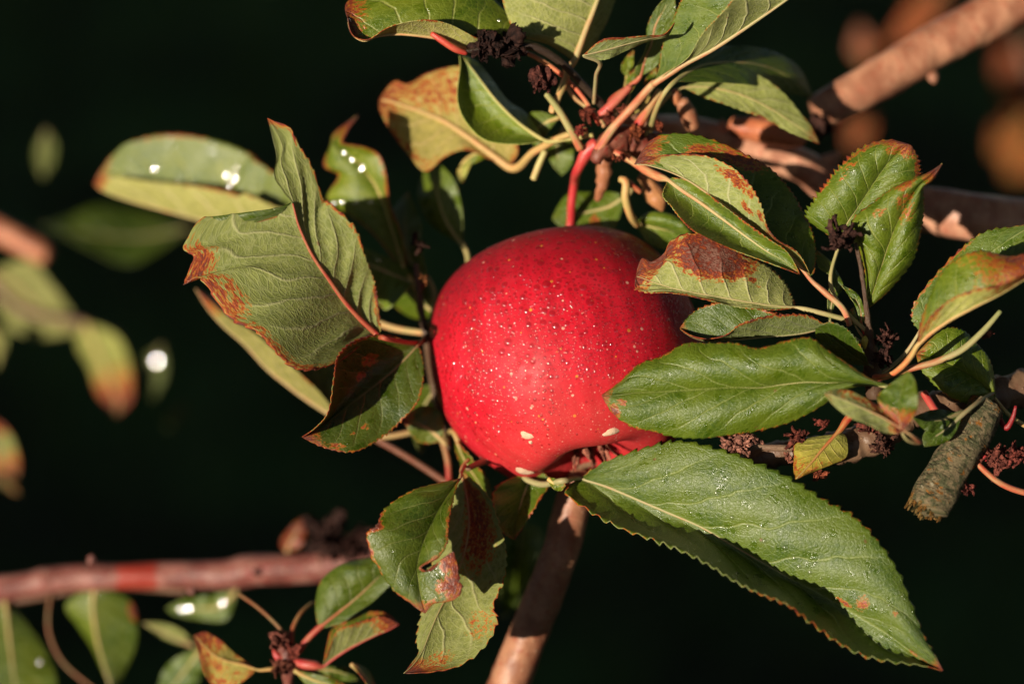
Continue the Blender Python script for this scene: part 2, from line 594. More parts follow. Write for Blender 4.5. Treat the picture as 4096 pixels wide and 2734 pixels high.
def leaf(parent, frame, st, d=(0, 0), dl=0, dr=0, bl=0, br=0, top=True, nu=90, nv=10, teeth=24, tooth=2.4,
         edge=.5, ew=.8, tip=.6, tw=4, base_burn=0, blobs=(), tint=(1, 1, 1), tint_u=None, wave=.8, quilt=.22,
         stalk=None, rib=1.0, rib_burn=(.35, .3), rib_mat='stalk', seed=0, inner_r=None, label=None, th=.22, edge_l=None, edge_r=None):
    """st: stations from base to tip, ((mid), (left), (right)); a lone (mid,) closes the blade.
    d: depth at base and tip; dl, dr: depth of the margins relative to the midrib."""
    r = np.random.default_rng(seed * 13 + 3)
    mid = np.array([fx(frame, s_[0]) for s_ in st])
    lef = np.array([fx(frame, s_[1]) if len(s_) > 1 else fx(frame, s_[0]) for s_ in st])
    rig = np.array([fx(frame, s_[2]) if len(s_) > 2 else fx(frame, s_[0]) for s_ in st])
    t, L = chord(mid)
    u = np.linspace(0, 1, nu)
    dm = np.interp(u, np.linspace(0, 1, len(d)), d) + DOFF
    env = np.clip(np.sin(np.pi * np.clip(u, .0, 1)), 0, 1) ** .6
    midc = spline(mid, t, u)
    rows = np.concatenate([np.linspace(0, .9, nv - 2), [.965, 1.0]])
    V, F, MI, LUV, PMM, BURN, TINT = [], [], [], [], [], [], []
    off = 0
    sides = []
    for side, outer_pts, dd, bb, ed in ((-1, lef, dl, bl, edge_l), (1, rig, dr, br, edge_r)):
        ed = edge if ed is None else ed
        inn = midc if (side < 0 or inner_r is None) else spline(np.array([fx(frame, p) for p in inner_r]), t, u)
        out = spline(outer_pts, t, u)
        dvec = out - inn
        wid = np.linalg.norm(dvec, axis=1)
        toff = None
        if teeth:
            ph = (u * teeth + .13 * vnoise(seed + side + 7, nu, 9)[:, 0]) % 1.0
            saw = np.where(ph < .78, ph / .78, (1 - ph) / .22) - .45
            amp = 1.5 * tooth * np.clip(wid / 14, 0, 1) * (.75 + .35 * vnoise(seed + side + 31, nu, teeth)[:, 0])
            dn = dvec / np.maximum(wid, .5)[:, None]
            tg = np.gradient(out, axis=0)
            tg /= np.maximum(np.linalg.norm(tg, axis=1, keepdims=True), 1e-6)
            toff = dn * (saw * amp)[:, None] + tg * (saw * amp * .5)[:, None]
        if hasattr(dd, '__len__'):
            doff = np.interp(u, np.linspace(0, 1, len(dd)), dd) * env
        else:
            doff = dd * env
        wv = vnoise(seed + 3 + side, nu, 6)[:, 0] * wave * env * 6
        gx = inn[:, None, :] + (out - inn)[:, None, :] * rows[None, :, None]
        if toff is not None:
            gx[:, -1] += toff
            gx[:, -2] += toff * .25
        gd = dm[:, None] + doff[:, None] * rows[None, :] + (bb * env)[:, None] * 4 * (rows * (1 - rows))[None, :] + wv[:, None] * (rows ** 2)[None, :]
        g = np.concatenate([gx, gd[..., None]], 2)
        w = P(g)
        n = grid_normals(w)
        if side > 0:
            n = -n
        if not top:
            n = -n
        hw = wid * S * 1000
        # quilting between the side veins
        av = rows[None, :]
        phq = u[:, None] * 7.0 - av ** .8 * 2.1 + side * .23
        ql = np.abs(np.sin(np.pi * phq)) ** .7 * np.sin(np.pi * np.clip(av, 0, 1)) * np.clip(hw / 8, 0, 1)[:, None]
        lf = vnoise(seed + 50 + side, nu, 10, 1)[:, 0][:, None] * np.sin(np.pi * av) * .5
        w = w + n * ((ql * quilt + lf * quilt) * .001 * 1.6)[..., None]
        n = grid_normals(w) * (-1 if (side > 0) != (not top) else 1)
        a = w + n * (th * .0005)
        b = w - n * (th * .0005)
        nvv = len(rows)
        cnt = nu * nvv
        V += [a.reshape(-1, 3), b.reshape(-1, 3)]
        idx = np.arange(cnt).reshape(nu, nvv) + off
        q = np.stack([idx[:-1, :-1], idx[1:, :-1], idx[1:, 1:], idx[:-1, 1:]], -1).reshape(-1, 4)
        fl = (side > 0) != (not top)
        qa = q[:, ::-1] if fl else q
        qb = (q if fl else q[:, ::-1]) + cnt
        rim = np.stack([idx[:-1, -1], idx[1:, -1], idx[1:, -1] + cnt, idx[:-1, -1] + cnt], -1)
        if fl:
            rim = rim[:, ::-1]
        F += [qa, qb, rim]
        MI += [np.zeros(len(qa)), np.ones(len(qb)), np.ones(len(rim))]
        vv = np.repeat(rows[None, :], nu, 0)
        uu = np.repeat(u[:, None], nvv, 1)
        lm = L * S * 1000
        e = (1 - vv) * hw[:, None]
        bn = ed * (.9 + .5 * vnoise(seed + 90 + side, nu, 7)[:, 0])[:, None] * np.exp(-e / ew)
        bn = np.maximum(bn, tip * np.exp(-((1 - uu) * lm / tw) ** 2))
        bn = np.maximum(bn, base_burn * np.exp(-(uu * lm / 6) ** 2))
        for (bu, bv, ru, rv, s_) in blobs:
            q2 = ((uu - bu) / ru) ** 2 + ((vv * side - bv) / rv) ** 2
            bn = np.maximum(bn, s_ * np.exp(-q2 ** 1.5))
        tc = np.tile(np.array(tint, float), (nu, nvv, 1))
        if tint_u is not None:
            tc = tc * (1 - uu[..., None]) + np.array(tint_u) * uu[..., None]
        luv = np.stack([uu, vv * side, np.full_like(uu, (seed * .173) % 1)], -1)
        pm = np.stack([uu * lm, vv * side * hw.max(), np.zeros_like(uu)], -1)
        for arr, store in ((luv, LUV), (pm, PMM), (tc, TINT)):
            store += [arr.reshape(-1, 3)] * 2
        BURN += [bn.ravel()] * 2
        off += 2 * cnt
        sides.append((w, n))
    o = mesh_obj('leaf', np.concatenate(V), np.concatenate(F).tolist(), ['top', 'under'], parent, np.concatenate(MI),
                 {'luv': np.concatenate(LUV), 'pmm': np.concatenate(PMM), 'tint': np.concatenate(TINT), 'burn': np.concatenate(BURN)}, label=label)
    # midrib, running on into the stalk
    if rib:
        wl, nl = sides[0]
        pr = np.concatenate([midc, dm[:, None]], 1)[::3]
        rr = np.interp(u[::3], [0, 1], [2.6, .7]) * rib
        nrm = nl[::3, 1]
        rows_ = [(x, y, dz, q_) for (x, y, dz), q_ in zip(pr, rr)]
        if stalk:
            sp = [(*fx(frame, p[:-2]), p[-2] + DOFF, p[-1]) for p in stalk]
            nrm = np.concatenate([np.tile(nrm[0] * 0, (len(sp), 1)), nrm])
            rows_ = sp + rows_
        q = np.array(rows_)
        keep = [0] + [i for i in range(1, len(q)) if np.linalg.norm(q[i, :2] - q[i - 1, :2]) > .4]
        q, nrm = q[keep], nrm[keep]
        v, f, luv = tube_data(q, 8, .05, seed)
        # sink the rib so that it stands out mainly on the underside
        cen_n = nrm.mean(0)
        v = v - cen_n * (.55 * 1.8 * rib * S)
        k = luv[:, 0] / luv[:, 0].max()
        mesh_obj('midrib_and_stalk', v, f, [rib_mat], o, attrs={'luv': luv, 'burn': rib_burn[0] + (rib_burn[1] - rib_burn[0]) * k,
                 'tint': np.tile(np.array(tint), (len(v), 1)), 'pmm': v * 1000})
    o_sides[o.name] = sides
    return o


o_sides = {}


def cap_mesh(c, n, a, h, seg=10, rings=3):
    """a shallow drop of water: rim radius a, height h, on centre c with normal n"""
    n = n / np.linalg.norm(n)
    x = np.cross(n, [.3, .2, .9])
    x /= np.linalg.norm(x)
    y = np.cross(n, x)
    R = (a * a + h * h) / (2 * h)
    al = math.asin(min(1, a / R)) if h <= a else math.pi - math.asin(min(1, a / R))
    v, f = [c + n * h], []
    ang = np.linspace(0, 2 * math.pi, seg, endpoint=False)
    for i in range(1, rings + 1):
        th = al * i / rings
        v += list(c + n * (R * math.cos(th) - (R - h)) + R * math.sin(th) * (np.cos(ang)[:, None] * x + np.sin(ang)[:, None] * y))
    for j in range(seg):
        f.append((0, 1 + j, 1 + (j + 1) % seg))
    for i in range(rings - 1):
        for j in range(seg):
            k = (j + 1) % seg
            a0, b0 = 1 + i * seg, 1 + (i + 1) * seg
            f.append((a0 + j, b0 + j, b0 + k, a0 + k))
    return v, f


def leaf_drops(o, spots, toward=.85):
    """spots: (side 0/1, u, t, radius mm, curvature mm)"""
    for (sd, u, t, a, R) in spots:
        w, n = o_sides[o.name][sd]
        i, j = int(u * (w.shape[0] - 1)), int(t * (w.shape[1] - 1))
        c, nn = w[i, j], n[i, j]
        if np.dot(nn, -FWD) < 0:
            nn = -nn
        ax = nn * (1 - toward) + HALF * toward
        ax /= np.linalg.norm(ax)
        a, R = a * .0009, R * .00052
        h = R - math.sqrt(max(R * R - a * a, 0))
        v, f = cap_mesh(c + nn * .0005 + ax * 0.0001, ax, a, h, 14, 4)
        # skirt down into the leaf so the drop sits on it
        v = list(v)
        m0 = len(v) - 14
        low = [p - nn * .0012 + (c - p) * .1 for p in v[m0:]]
        k0 = len(v)
        v += low
        for q in range(14):
            f.append((m0 + q, k0 + q, k0 + (q + 1) % 14, m0 + (q + 1) % 14))
        mesh_obj('water_drop', v, f, ['water'], o)


def dried(name, parent, frame, c, size, n, depth, seed=0, tint=(1, 1, 1), aim=None, label=None, spread=1.0, thick=.16):
    """a clump of shrivelled scales and flower remains"""
    r = np.random.default_rng(seed)
    cx, cy = fx(frame, c)
    depth = depth + DOFF
    n = int(n * 1.7)
    size = size * .84
    tint = tuple(np.array(tint) * .8)
    thick = thick * .62
    V, F, LV = [], [], []
    off = 0
    cw = P(np.array([[cx, cy, depth]], float))[0]
    su = size * S * (D + depth * S) / D
    ca = (RGT * math.cos(aim) - UPV * math.sin(aim)) if aim is not None else None
    for i in range(n):
        # one shrivelled scale: a small crumpled, folded lobe
        nu_, nv_ = 7, 6
        ax = r.normal(0, 1, 3)
        if ca is not None:
            ax = ca * 2.2 / max(spread, .3) * .6 + ax * .5
        ax /= np.linalg.norm(ax)
        bx = np.cross(ax, r.normal(0, 1, 3))
        bx /= np.linalg.norm(bx)
        nx = np.cross(ax, bx)
        ln, wd = su * r.uniform(.45, 1.0), su * r.uniform(.12, .3) * (thick / .1)
        st = cw + r.normal(0, .2, 3) * su
        uu, vv = np.meshgrid(np.linspace(0, 1, nu_), np.linspace(-1, 1, nv_), indexing='ij')
        prof = np.sin(np.pi * np.clip(uu * .86 + .1, 0, 1)) ** .7
        fold = r.uniform(.4, 1.4)
        ang = vv * fold
        pts = (st + uu[..., None] * ln * ax + (np.sin(ang) / fold * wd * prof)[..., None] * bx
               + ((1 - np.cos(ang)) / fold * wd * prof + r.uniform(-.5, .5) * ln * uu ** 2)[..., None] * nx)
        pts = pts + r.normal(0, .055 * su, pts.shape)
        nn = grid_normals(pts)
        t_ = su * .035
        both = np.concatenate([(pts + nn * t_).reshape(-1, 3), (pts - nn * t_).reshape(-1, 3)])
        k_ = np.arange(nu_ * nv_).reshape(nu_, nv_)
        q4 = np.stack([k_[:-1, :-1], k_[1:, :-1], k_[1:, 1:], k_[:-1, 1:]], -1).reshape(-1, 4)
        m_ = nu_ * nv_
        ring = np.concatenate([k_[0, :], k_[1:, -1], k_[-1, -2::-1], k_[-2:0:-1, 0]])
        rim = np.stack([ring, np.roll(ring, -1), np.roll(ring, -1) + m_, ring + m_], -1)
        F += (np.concatenate([q4, q4[:, ::-1] + m_, rim]) + off).tolist()
        V.append(both)
        LV.append(np.zeros((len(both), 3)))
        off += len(both)
    V = np.concatenate(V)
    return mesh_obj(name, V, F, ['dry'], parent, attrs={'pmm': V * 1000 + 3 * seed, 'luv': np.concatenate(LV), 'tint': np.tile(tint, (len(V), 1)), 'burn': np.zeros(len(V))}, label=label, smooth=True)


# ---------------------------------------------------------------- ground: a meadow, with an unseen bank added to block the low sun
def build_ground():
    hz = np.array([TOSUN[0], TOSUN[1], 0])
    hz /= np.linalg.norm(hz)
    n = 150
    ax = np.sign(np.linspace(-1, 1, n)) * np.abs(np.linspace(-1, 1, n)) ** 2.2 * 120
    X, Y = np.meshgrid(ax, ax, indexing='ij')
    s = X * hz[0] + Y * hz[1]
    lat = X * hz[1] - Y * hz[0]
    crest = 1.25 - .20 + 5.0 * math.tan(EL)
    up = np.clip((s - 2.2) / 2.8, 0, 1)
    Z = crest * up * up * (3 - 2 * up) * np.exp(-(np.maximum(np.abs(lat) - 20, 0) / 14) ** 2)
    Z += .03 * np.sin(X * 2.1 + 1) * np.sin(Y * 1.7) * np.exp(-(X ** 2 + Y ** 2) / 200)
    v = np.stack([X, Y, Z], -1).reshape(-1, 3)
    i = np.arange(n * n).reshape(n, n)
    f = np.stack([i[:-1, :-1], i[1:, :-1], i[1:, 1:], i[:-1, 1:]], -1).reshape(-1, 4)
    o = mesh_obj('ground', v, f.tolist(), ['ground'], None)
    o['kind'] = 'structure'
    # grass behind the branches
    m = 16000
    r = np.random.default_rng(4)
    x = r.uniform(-2.2, 2.2, m)
    y = r.uniform(1.0, 6.5, m)
    z = .03 * np.sin(x * 2.1 + 1) * np.sin(y * 1.7) * np.exp(-(x ** 2 + y ** 2) / 200)
    h = r.uniform(.05, .16, m)
    a = r.uniform(0, 2 * math.pi, m)
    wd = .004
    lx, ly = r.normal(0, .04, m), r.normal(0, .04, m)
    p0 = np.stack([x - wd * np.cos(a), y - wd * np.sin(a), z - .01], 1)
    p1 = np.stack([x + wd * np.cos(a), y + wd * np.sin(a), z - .01], 1)
    p2 = np.stack([x + lx * .4 + wd * .7 * np.cos(a), y + ly * .4 + wd * .7 * np.sin(a), z + h * .6], 1)
    p3 = np.stack([x + lx * .4 - wd * .7 * np.cos(a), y + ly * .4 - wd * .7 * np.sin(a), z + h * .6], 1)
    p4 = np.stack([x + lx, y + ly, z + h], 1)
    v = np.stack([p0, p1, p2, p3, p4], 1).reshape(-1, 3)
    k = np.arange(m)[:, None] * 5
    f = (k + np.array([[0, 1, 2, 3]])).tolist() + (k + np.array([[3, 2, 4]])).tolist()
    o = mesh_obj('grass', v, f, ['blade'], None)
    o['kind'] = 'stuff'
    o['label'] = 'dark shaded meadow grass far below the branches'
    o['category'] = 'grass'


    # unseen leaf canopy, added overhead to keep open sky light off the fruit
    m = 9500
    c = np.array([.2, .35, 2.75])
    q = r.normal(0, 1, (m, 3))
    q /= np.linalg.norm(q, axis=1, keepdims=True)
    q *= r.uniform(.35, 1, (m, 1)) ** .5
    cen = c + q * np.array([2.7, 2.5, .85])
    cen = cen[cen[:, 2] > 1.95 + .25 * np.maximum(0, -cen[:, 1] + .4)]
    m = len(cen)
    dx = r.normal(0, 1, (m, 3))
    dx /= np.linalg.norm(dx, axis=1, keepdims=True)
    dy = np.cross(dx, r.normal(0, 1, (m, 3)))
    dy /= np.linalg.norm(dy, axis=1, keepdims=True)
    ln, wd = .075, .04
    v = np.stack([cen - dx * ln, cen - dy * wd - dx * ln * .2, cen + dx * ln, cen + dy * wd - dx * ln * .2], 1).reshape(-1, 3)
    k = np.arange(m)[:, None] * 4
    f = (k + np.array([[0, 1, 2]])).tolist() + (k + np.array([[0, 2, 3]])).tolist()
    o = mesh_obj('sky_blocking_leaves', v, f, ['crown'], None)
    o['kind'] = 'stuff'
    o['label'] = 'unseen leaf canopy added overhead to block skylight'
    o['category'] = 'foliage'


build_ground()


# ---------------------------------------------------------------- the apple
AC = np.array([569.4, 367.6, 150.0])
AR = 134.3 * S * (D + AC[2] * S) / D
axis_c = np.array([.264, -1.0, .472])
axis_c /= np.linalg.norm(axis_c)
AZV = -(RGT * axis_c[0] + UPV * axis_c[1] - FWD * axis_c[2])   # towards the stem
AXV = np.cross(AZV, FWD)
AXV /= np.linalg.norm(AXV)
AYV = np.cross(AZV, AXV)
APOS = P(AC[None])[0]
PROF = np.array([(0.0, .44), (.05, .47), (.12, .60), (.22, .74), (.38, .84), (.58, .84), (.78, .72), (.93, .47), (1.0, .15), (.985, -.15),
                 (.91, -.43), (.79, -.67), (.66, -.85), (.52, -.95), (.40, -.95), (.29, -.885), (.18, -.80), (.08, -.76), (0.0, -.75)])
PT = chord(PROF * 100)[0]
PROF[:, 1] *= np.where(PROF[:, 1] > 0, 1.10, .81)
PROF[:, 0] *= 1 + .028 * PROF[:, 1]


def apple_pt(s_, th):
    """profile parameter and angle to local unit coordinates"""
    pz = spline(PROF, PT, np.atleast_1d(s_))
    rho, z = pz[:, 0], pz[:, 1]
    th = np.atleast_1d(th)
    low = np.clip((-z - .3) / .6, 0, 1)
    lob = 1 + .022 * low * np.cos(5 * th + .4) + .008 * np.cos(2 * th + 1.0) + .006 * np.cos(3 * th + 2)
    x, y = rho * lob * np.cos(th), rho * lob * np.sin(th)
    z = z + (.012 * low * np.cos(5 * th + .4)) + .027 * x - .084 * y
    return np.stack([x, y, z], -1)


def apple_world(loc):
    loc = np.asarray(loc)
    return APOS + AR * (loc[..., :1] * AXV + loc[..., 1:2] * AYV + loc[..., 2:3] * AZV)


def apple_frame(s_, th):
    e = 1e-3
    p = apple_world(apple_pt(s_, th))
    a = apple_world(apple_pt(min(s_ + e, 1), th)) - apple_world(apple_pt(max(s_ - e, 0), th))
    b = apple_world(apple_pt(s_, th + e)) - apple_world(apple_pt(s_, th - e))
    n = np.cross(a, b)[0]
    n /= max(np.linalg.norm(n), 1e-12)
    if np.dot(n, p[0] - APOS) < 0 and .1 < s_ < .85:
        n = -n
    return p[0], n


def proj(w):
    q = w - CAMP
    z = np.dot(q, FWD)
    k = S * z / D
    return 512 + np.dot(q, RGT) / k, 341.5 - np.dot(q, UPV) / k, (z - D) / S


def build_apple():
    ns, na = 120, 140
    ss = np.linspace(0, 1, ns)
    th = np.linspace(0, 2 * math.pi, na, endpoint=False)
    loc = np.stack([apple_pt(np.full(na, s_), th) for s_ in ss])
    loc[0] = loc[0].mean(0)
    loc[-1] = loc[-1].mean(0)
    v = apple_world(loc).reshape(-1, 3)
    f = []
    for i in range(ns - 1):
        for j in range(na):
            k = (j + 1) % na
            f.append((i * na + j, (i + 1) * na + j, (i + 1) * na + k, i * na + k))
    me_loc = loc.reshape(-1, 3) * AR * 1000
    me = bpy.data.meshes.new('apple')
    me.from_pydata((v - APOS).tolist(), [], f)
    me.materials.append(MAT['apple'])
    me.polygons.foreach_set('use_smooth', np.ones(len(me.polygons), bool))
    set_attr(me, 'pmm', me_loc)
    o = bpy.data.objects.new('apple', me)
    o.location = APOS
    link(o)
    bpy.context.view_layer.update()
    o['label'] = 'ripe red apple beaded with water drops, hanging by a red stalk among the leaves'
    o['category'] = 'apple'
    return o


APPLE = build_apple()


def apple_details():
    o = APPLE
    # stalk: out of the stem hollow, up to the spur
    b = apple_world(apple_pt(.015, 0.))[0]
    bx, by, bd = proj(b)
    pts = [(bx, by, bd, 3.0), (bx + 5, by - 25, bd + 2, 3.2), (566, 240, bd + 4, 3.6), (570.5, 222, bd, 4.0), (571.5, 205, bd - 10, 4.2), (574, 185, bd - 20, 4.3),
           (580, 165, 118, 5.0), (588, 151, 112, 7.0), (597, 144, 110, 8.0)]
    v, f, luv = tube_data(pts, 14, .03, 3)
    mesh_obj('stalk', v, f, ['redstalk'], o, attrs={'luv': luv, 'burn': np.interp(luv[:, 0], [0, luv[:, 0].max()], [.45, .3]), 'tint': np.ones((len(v), 3)), 'pmm': v * 1000}, label='thick bright red fruit stalk')
    # sepals in the eye
    r = np.random.default_rng(5)
    for k in range(7):
        th = k * 2 * math.pi / 7 + .3
        p0, _ = apple_frame(.968, th)
        c = apple_world(apple_pt(1.0, 0))[0]
        outw = (p0 - c)
        outw /= np.linalg.norm(outw)
        dn = -AZV
        a = p0
        bmid = a + dn * .004 + outw * r.uniform(.0005, .002)
        e = a + dn * r.uniform(.006, .009) + outw * r.uniform(.002, .005) + r.normal(0, .0008, 3)
        rows_ = []
        for q, rad in ((a - dn * .002, 3.5), (bmid, 4.2), (e, .8)):
            x, y, dd = proj(q)
            rows_.append((x, y, dd, rad * .75))
        v, f, luv = tube_data(rows_, 8, .4, k, step=1.2)
        ctr = v.mean(0)
        flat = np.cross(outw, dn)
        nrm = np.cross(flat, e - a)
        nrm /= np.linalg.norm(nrm)
        v = v - np.outer((v - ctr) @ nrm, nrm) * .55
        mesh_obj('sepal', v, f, ['dry'], o, attrs={'pmm': v * 1000, 'luv': luv, 'tint': np.tile((2.2, 1.6, 1.3), (len(v), 1)), 'burn': np.zeros(len(v))})
    # corky pale scab spots, found where the skin lies under these picture points
    cand = []
    th_ = np.linspace(0, 2 * math.pi, 360, endpoint=False)
    for s_ in np.linspace(.3, .93, 160):
        for p, th in zip(apple_world(apple_pt(np.full(360, s_), th_)), th_):
            if np.dot(p - APOS, -FWD) > 0:
                cand.append((*proj(p)[:2], s_, th))
    cand = np.array(cand)
    for (tx, ty, rx, ry, sd) in ((526, 435, 6.5, 4.0, 1), (524, 471.5, 10, 2.6, 2), (612, 432, 9, 3.4, 3), (531, 441, 2, 1.6, 4)):
        i = np.argmin((cand[:, 0] - tx) ** 2 + (cand[:, 1] - ty) ** 2)
        p, n = apple_frame(cand[i, 2], cand[i, 3])
        if np.dot(n, -FWD) < 0:
            n = -n
        x = RGT - n * np.dot(RGT, n)
        x /= np.linalg.norm(x)
        y = np.cross(n, x)
        rr = np.random.default_rng(sd)
        na, fc = 30, []
        kk = max(.25, abs(np.dot(y, UPV)))
        v = [p + n * .0006]
        for ring, hh in ((.55, .0006), (1.0, .0)):
            for j in range(na):
                a = j * 2 * math.pi / na
                wob = 1 + .12 * math.sin(3 * a + sd) + .1 * math.sin(2 * a + 2 * sd) + rr.normal(0, .03)
                q = p + (x * rx * math.cos(a) + y * ry / kk * math.sin(a)) * wob * ring * S * 1.04
                # drop on to the skin along the normal
                lo = q - APOS
                best = q - n * (np.linalg.norm((q - p)) ** 2 / (2 * AR)) + n * (hh - .0001)
                v.append(best)
        for j in range(na):
            k = (j + 1) % na
            fc += [(0, 1 + j, 1 + k), (1 + j, 1 + na + j, 1 + na + k, 1 + k)]
        mesh_obj('scab_spot', v, fc, ['scab'], o, label='pale corky spot on the red skin')
    # water drops: fine dew and larger beads
    V, F, off = [], [], 0
    r = np.random.default_rng(9)
    taken = np.zeros((0, 3))
    spots = []
    NT = 60000
    S_, TH_ = r.uniform(.14, .82, NT), r.uniform(0, 2 * math.pi, NT)
    PW = apple_world(apple_pt(S_, TH_))
    sizes = np.zeros(0)
    for s_, th, p in zip(S_, TH_, PW):
        if len(spots) >= 3400:
            break
        if np.dot((p - APOS) / AR, -FWD) < .12:
            continue
        x, y, _d = proj(p)
        hx, hy = (x - 400) / .1834, (y - 212.5) / .1834
        # density as seen: rich across the upper middle, thin below
        dens = math.exp(-((hy - 560) / 380) ** 4) * (.8 if hx > 230 else .5)
        if hy > 900:
            dens = .35 * math.exp(-((hx - 560) / 330) ** 2 - ((hy - 900) / 230) ** 2)
        if r.uniform() > dens:
            continue
        big = math.exp(-((hx - 680) / 620) ** 4 - ((hy - 500) / 380) ** 4)
        a = r.uniform(.2, .42) + (r.uniform() ** 3.0) * (.35 + .9 * big)
        if hx > 850 and hy > 600:
            a *= .7
        a *= .001
        if len(spots) and np.any(np.linalg.norm(taken - p, axis=1) < (sizes + a) * .98):
            continue
        taken = np.concatenate([taken, p[None]])
        sizes = np.append(sizes, a)
        spots.append((s_, th, a))
    for s_, th, a in spots:
        p, n = apple_frame(s_, th)
        h = a * r.uniform(.26, .46)
        v, f = cap_mesh(p - n * .00002, n + r.normal(0, .08, 3), a, h, 9, 3)
        V += list(v)
        F += [tuple(k + off for k in q) for q in f]
        off += len(v)
    d = mesh_obj('water_drops', V, F, ['reddrops'], o, label='fine beads of water scattered over the red skin')
    d['kind'] = 'stuff'


apple_details()

# ================================================================ branches
def branch(name, frame, pts, mat, label, cat='branch', seed=0, tint=(1, 1, 1), seg=20, rough=.05, knots=(), burn=0.0):
    x, y = fx(frame, pts[0][:-2])
    t = thing(name, (x, y, pts[0][-2]), label, cat)
    tube('stem', t, frame, pts, mat, burn if burn else 0.0, tint, seg, rough, seed, step=2)
    for (kx, ky, kd, kr, dx, dy) in knots:
        q = fx(frame, (kx, ky))
        v, f, luv = tube_data([(q[0], q[1], kd, kr), (q[0] + dx * .6, q[1] + dy * .6, kd - kr * .5, kr * .8), (q[0] + dx, q[1] + dy, kd - kr * .8, kr * .35)], 10, .12, seed + 3, step=1.5)
        mesh_obj('bud', v, f, [mat], t, attrs={'luv': luv, 'burn': np.full(len(v), .3), 'tint': np.tile(np.array(tint) * .8, (len(v), 1)), 'pmm': v * 1000})
    return t


spurbranch = branch('spur_branch', 'D', [(350, 1010, 160, 7), (650, 1060, 180, 10), (900, 1090, 225, 13), (1200, 1170, 250, 15.5), (1600, 1310, 258, 16.5), (2000, 1450, 258, 17),
                    ('F', 400, 690, 256, 17.5), ('F', 800, 800, 252, 21), ('F', 1300, 930, 250, 23), ('F', 1800, 1010, 230, 24), ('F', 2400, 1080, 250, 25)], 'bark',
                    'pale pinkish branch crossing behind the leaves beside the apple, carrying the fruit spur', seed=1, tint=(1.3, 1.2, 1.15),
                    knots=[(2130, 1400, 255, 9, 14, -10), (1250, 1090, 248, 6, 2, -8)])
upperbranch = branch('thick_branch', 'O', [(600, 955, 240, 18), (700, 900, 245, 20), (1000, 740, 255, 21), (1400, 500, 270, 22), (1800, 275, 285, 23), (2200, 60, 300, 24), (2700, -220, 320, 26)], 'bark',
                     'thick tan branch with a broken end rising behind the leaves', seed=2, tint=(1.1, .95, .85), knots=[(1560, 640, 268, 6, 2, 8)])
dried('dark_bud', upperbranch, 'O', (590, 1000), 22, 10, 235, 5, (.5, .4, .35), aim=1.2, spread=.5)
DOFF = 110
leftbranch = branch('bare_branch', 'K', [(-300, 880, 300, 13), (0, 850, 300, 13.2), (250, 815, 300, 13.2), (330, 800, 300, 14.5), (420, 785, 300, 13.6), (900, 760, 295, 13.4), (1500, 745, 290, 13.5), ('L', 500, 625, 285, 15), ('L', 590, 605, 284, 16.2),
                     ('L', 900, 585, 280, 15), ('L', 1250, 560, 275, 15), ('L', 1520, 520, 270, 13), ('L', 1800, 480, 268, 10)], 'redbark',
                    'bare reddish branch with a bright red bark band beside the bottom sprig', seed=3, burn=(.365, -.475), knots=[(690, 650, 295, 5, 0, -7), (1440, 850, 290, 5, 1, 6)])
DOFF = 0
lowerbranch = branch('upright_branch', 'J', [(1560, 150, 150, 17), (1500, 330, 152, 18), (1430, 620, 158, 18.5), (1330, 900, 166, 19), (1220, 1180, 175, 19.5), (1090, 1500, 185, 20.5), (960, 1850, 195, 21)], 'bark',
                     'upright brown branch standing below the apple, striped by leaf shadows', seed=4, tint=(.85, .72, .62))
stub = branch('cut_branch_stub', 'Z', [(2262, 930, 30, 18), (2225, 1000, 18, 20), (2180, 1070, 10, 20.5), (2150, 1120, 4, 21), (2128, 1165, 0, 21.5)], 'lichen',
              'short lichen-crusted branch stub with a ragged cut end', seed=5, rough=.10)
# ragged fibres of the cut end
rr = np.random.default_rng(8)
for k in range(60):
    a = rr.uniform(0, 2 * math.pi)
    ra = math.sqrt(rr.uniform(.02, 1.0)) * 19.5
    ex, ey = fx('Z', (2126, 1168))
    # disc across the branch axis
    ox, oy = math.cos(a) * ra * .93, math.cos(a) * ra * .40
    od = math.sin(a) * ra * .8
    oy += math.sin(a) * ra * .30
    ln = rr.uniform(1.5, 9)
    v, f, luv = tube_data([(ex + ox + 6, ey + oy - 11, 5 + od, 2.8), (ex + ox, ey + oy, od - 1, 2.4), (ex + ox - ln * .42 + rr.normal(0, .8), ey + oy + ln * .85, od - 3, rr.uniform(.4, 1.5))], 5, .35, k, step=2)
    tn = ((2.0, 1.5, .9), (.35, .4, .25), (1.5, .9, .4))[k % 3]
    mesh_obj('splinter', v, f, ['lichen'], stub, attrs={'luv': luv + 7 * k, 'burn': np.full(len(v), .3), 'tint': np.tile(tn, (len(v), 1)), 'pmm': v * 1000}, smooth=False)
DOFF = 380
farstub = branch('pruned_branch', 'M', [(-260, 60, 480, 13), (-100, 120, 470, 12.5), (60, 190, 465, 12), (200, 265, 460, 12), (250, 292, 458, 9)], 'bark',
                 'blurred pink pruned branch end at the edge of the dark background', seed=6, tint=(1.1, .8, .65))
DOFF = 0
pinkstub = branch('orange_branch_stub', 'D', [(1330, 1060, 235, 8), (1450, 1090, 232, 11), (1650, 1120, 230, 13.5), (1850, 1160, 230, 13), (1960, 1190, 230, 8)], 'bark',
                  'short pink and orange stub behind the half-shaded pale leaf', seed=7, tint=(1.25, .75, .5))

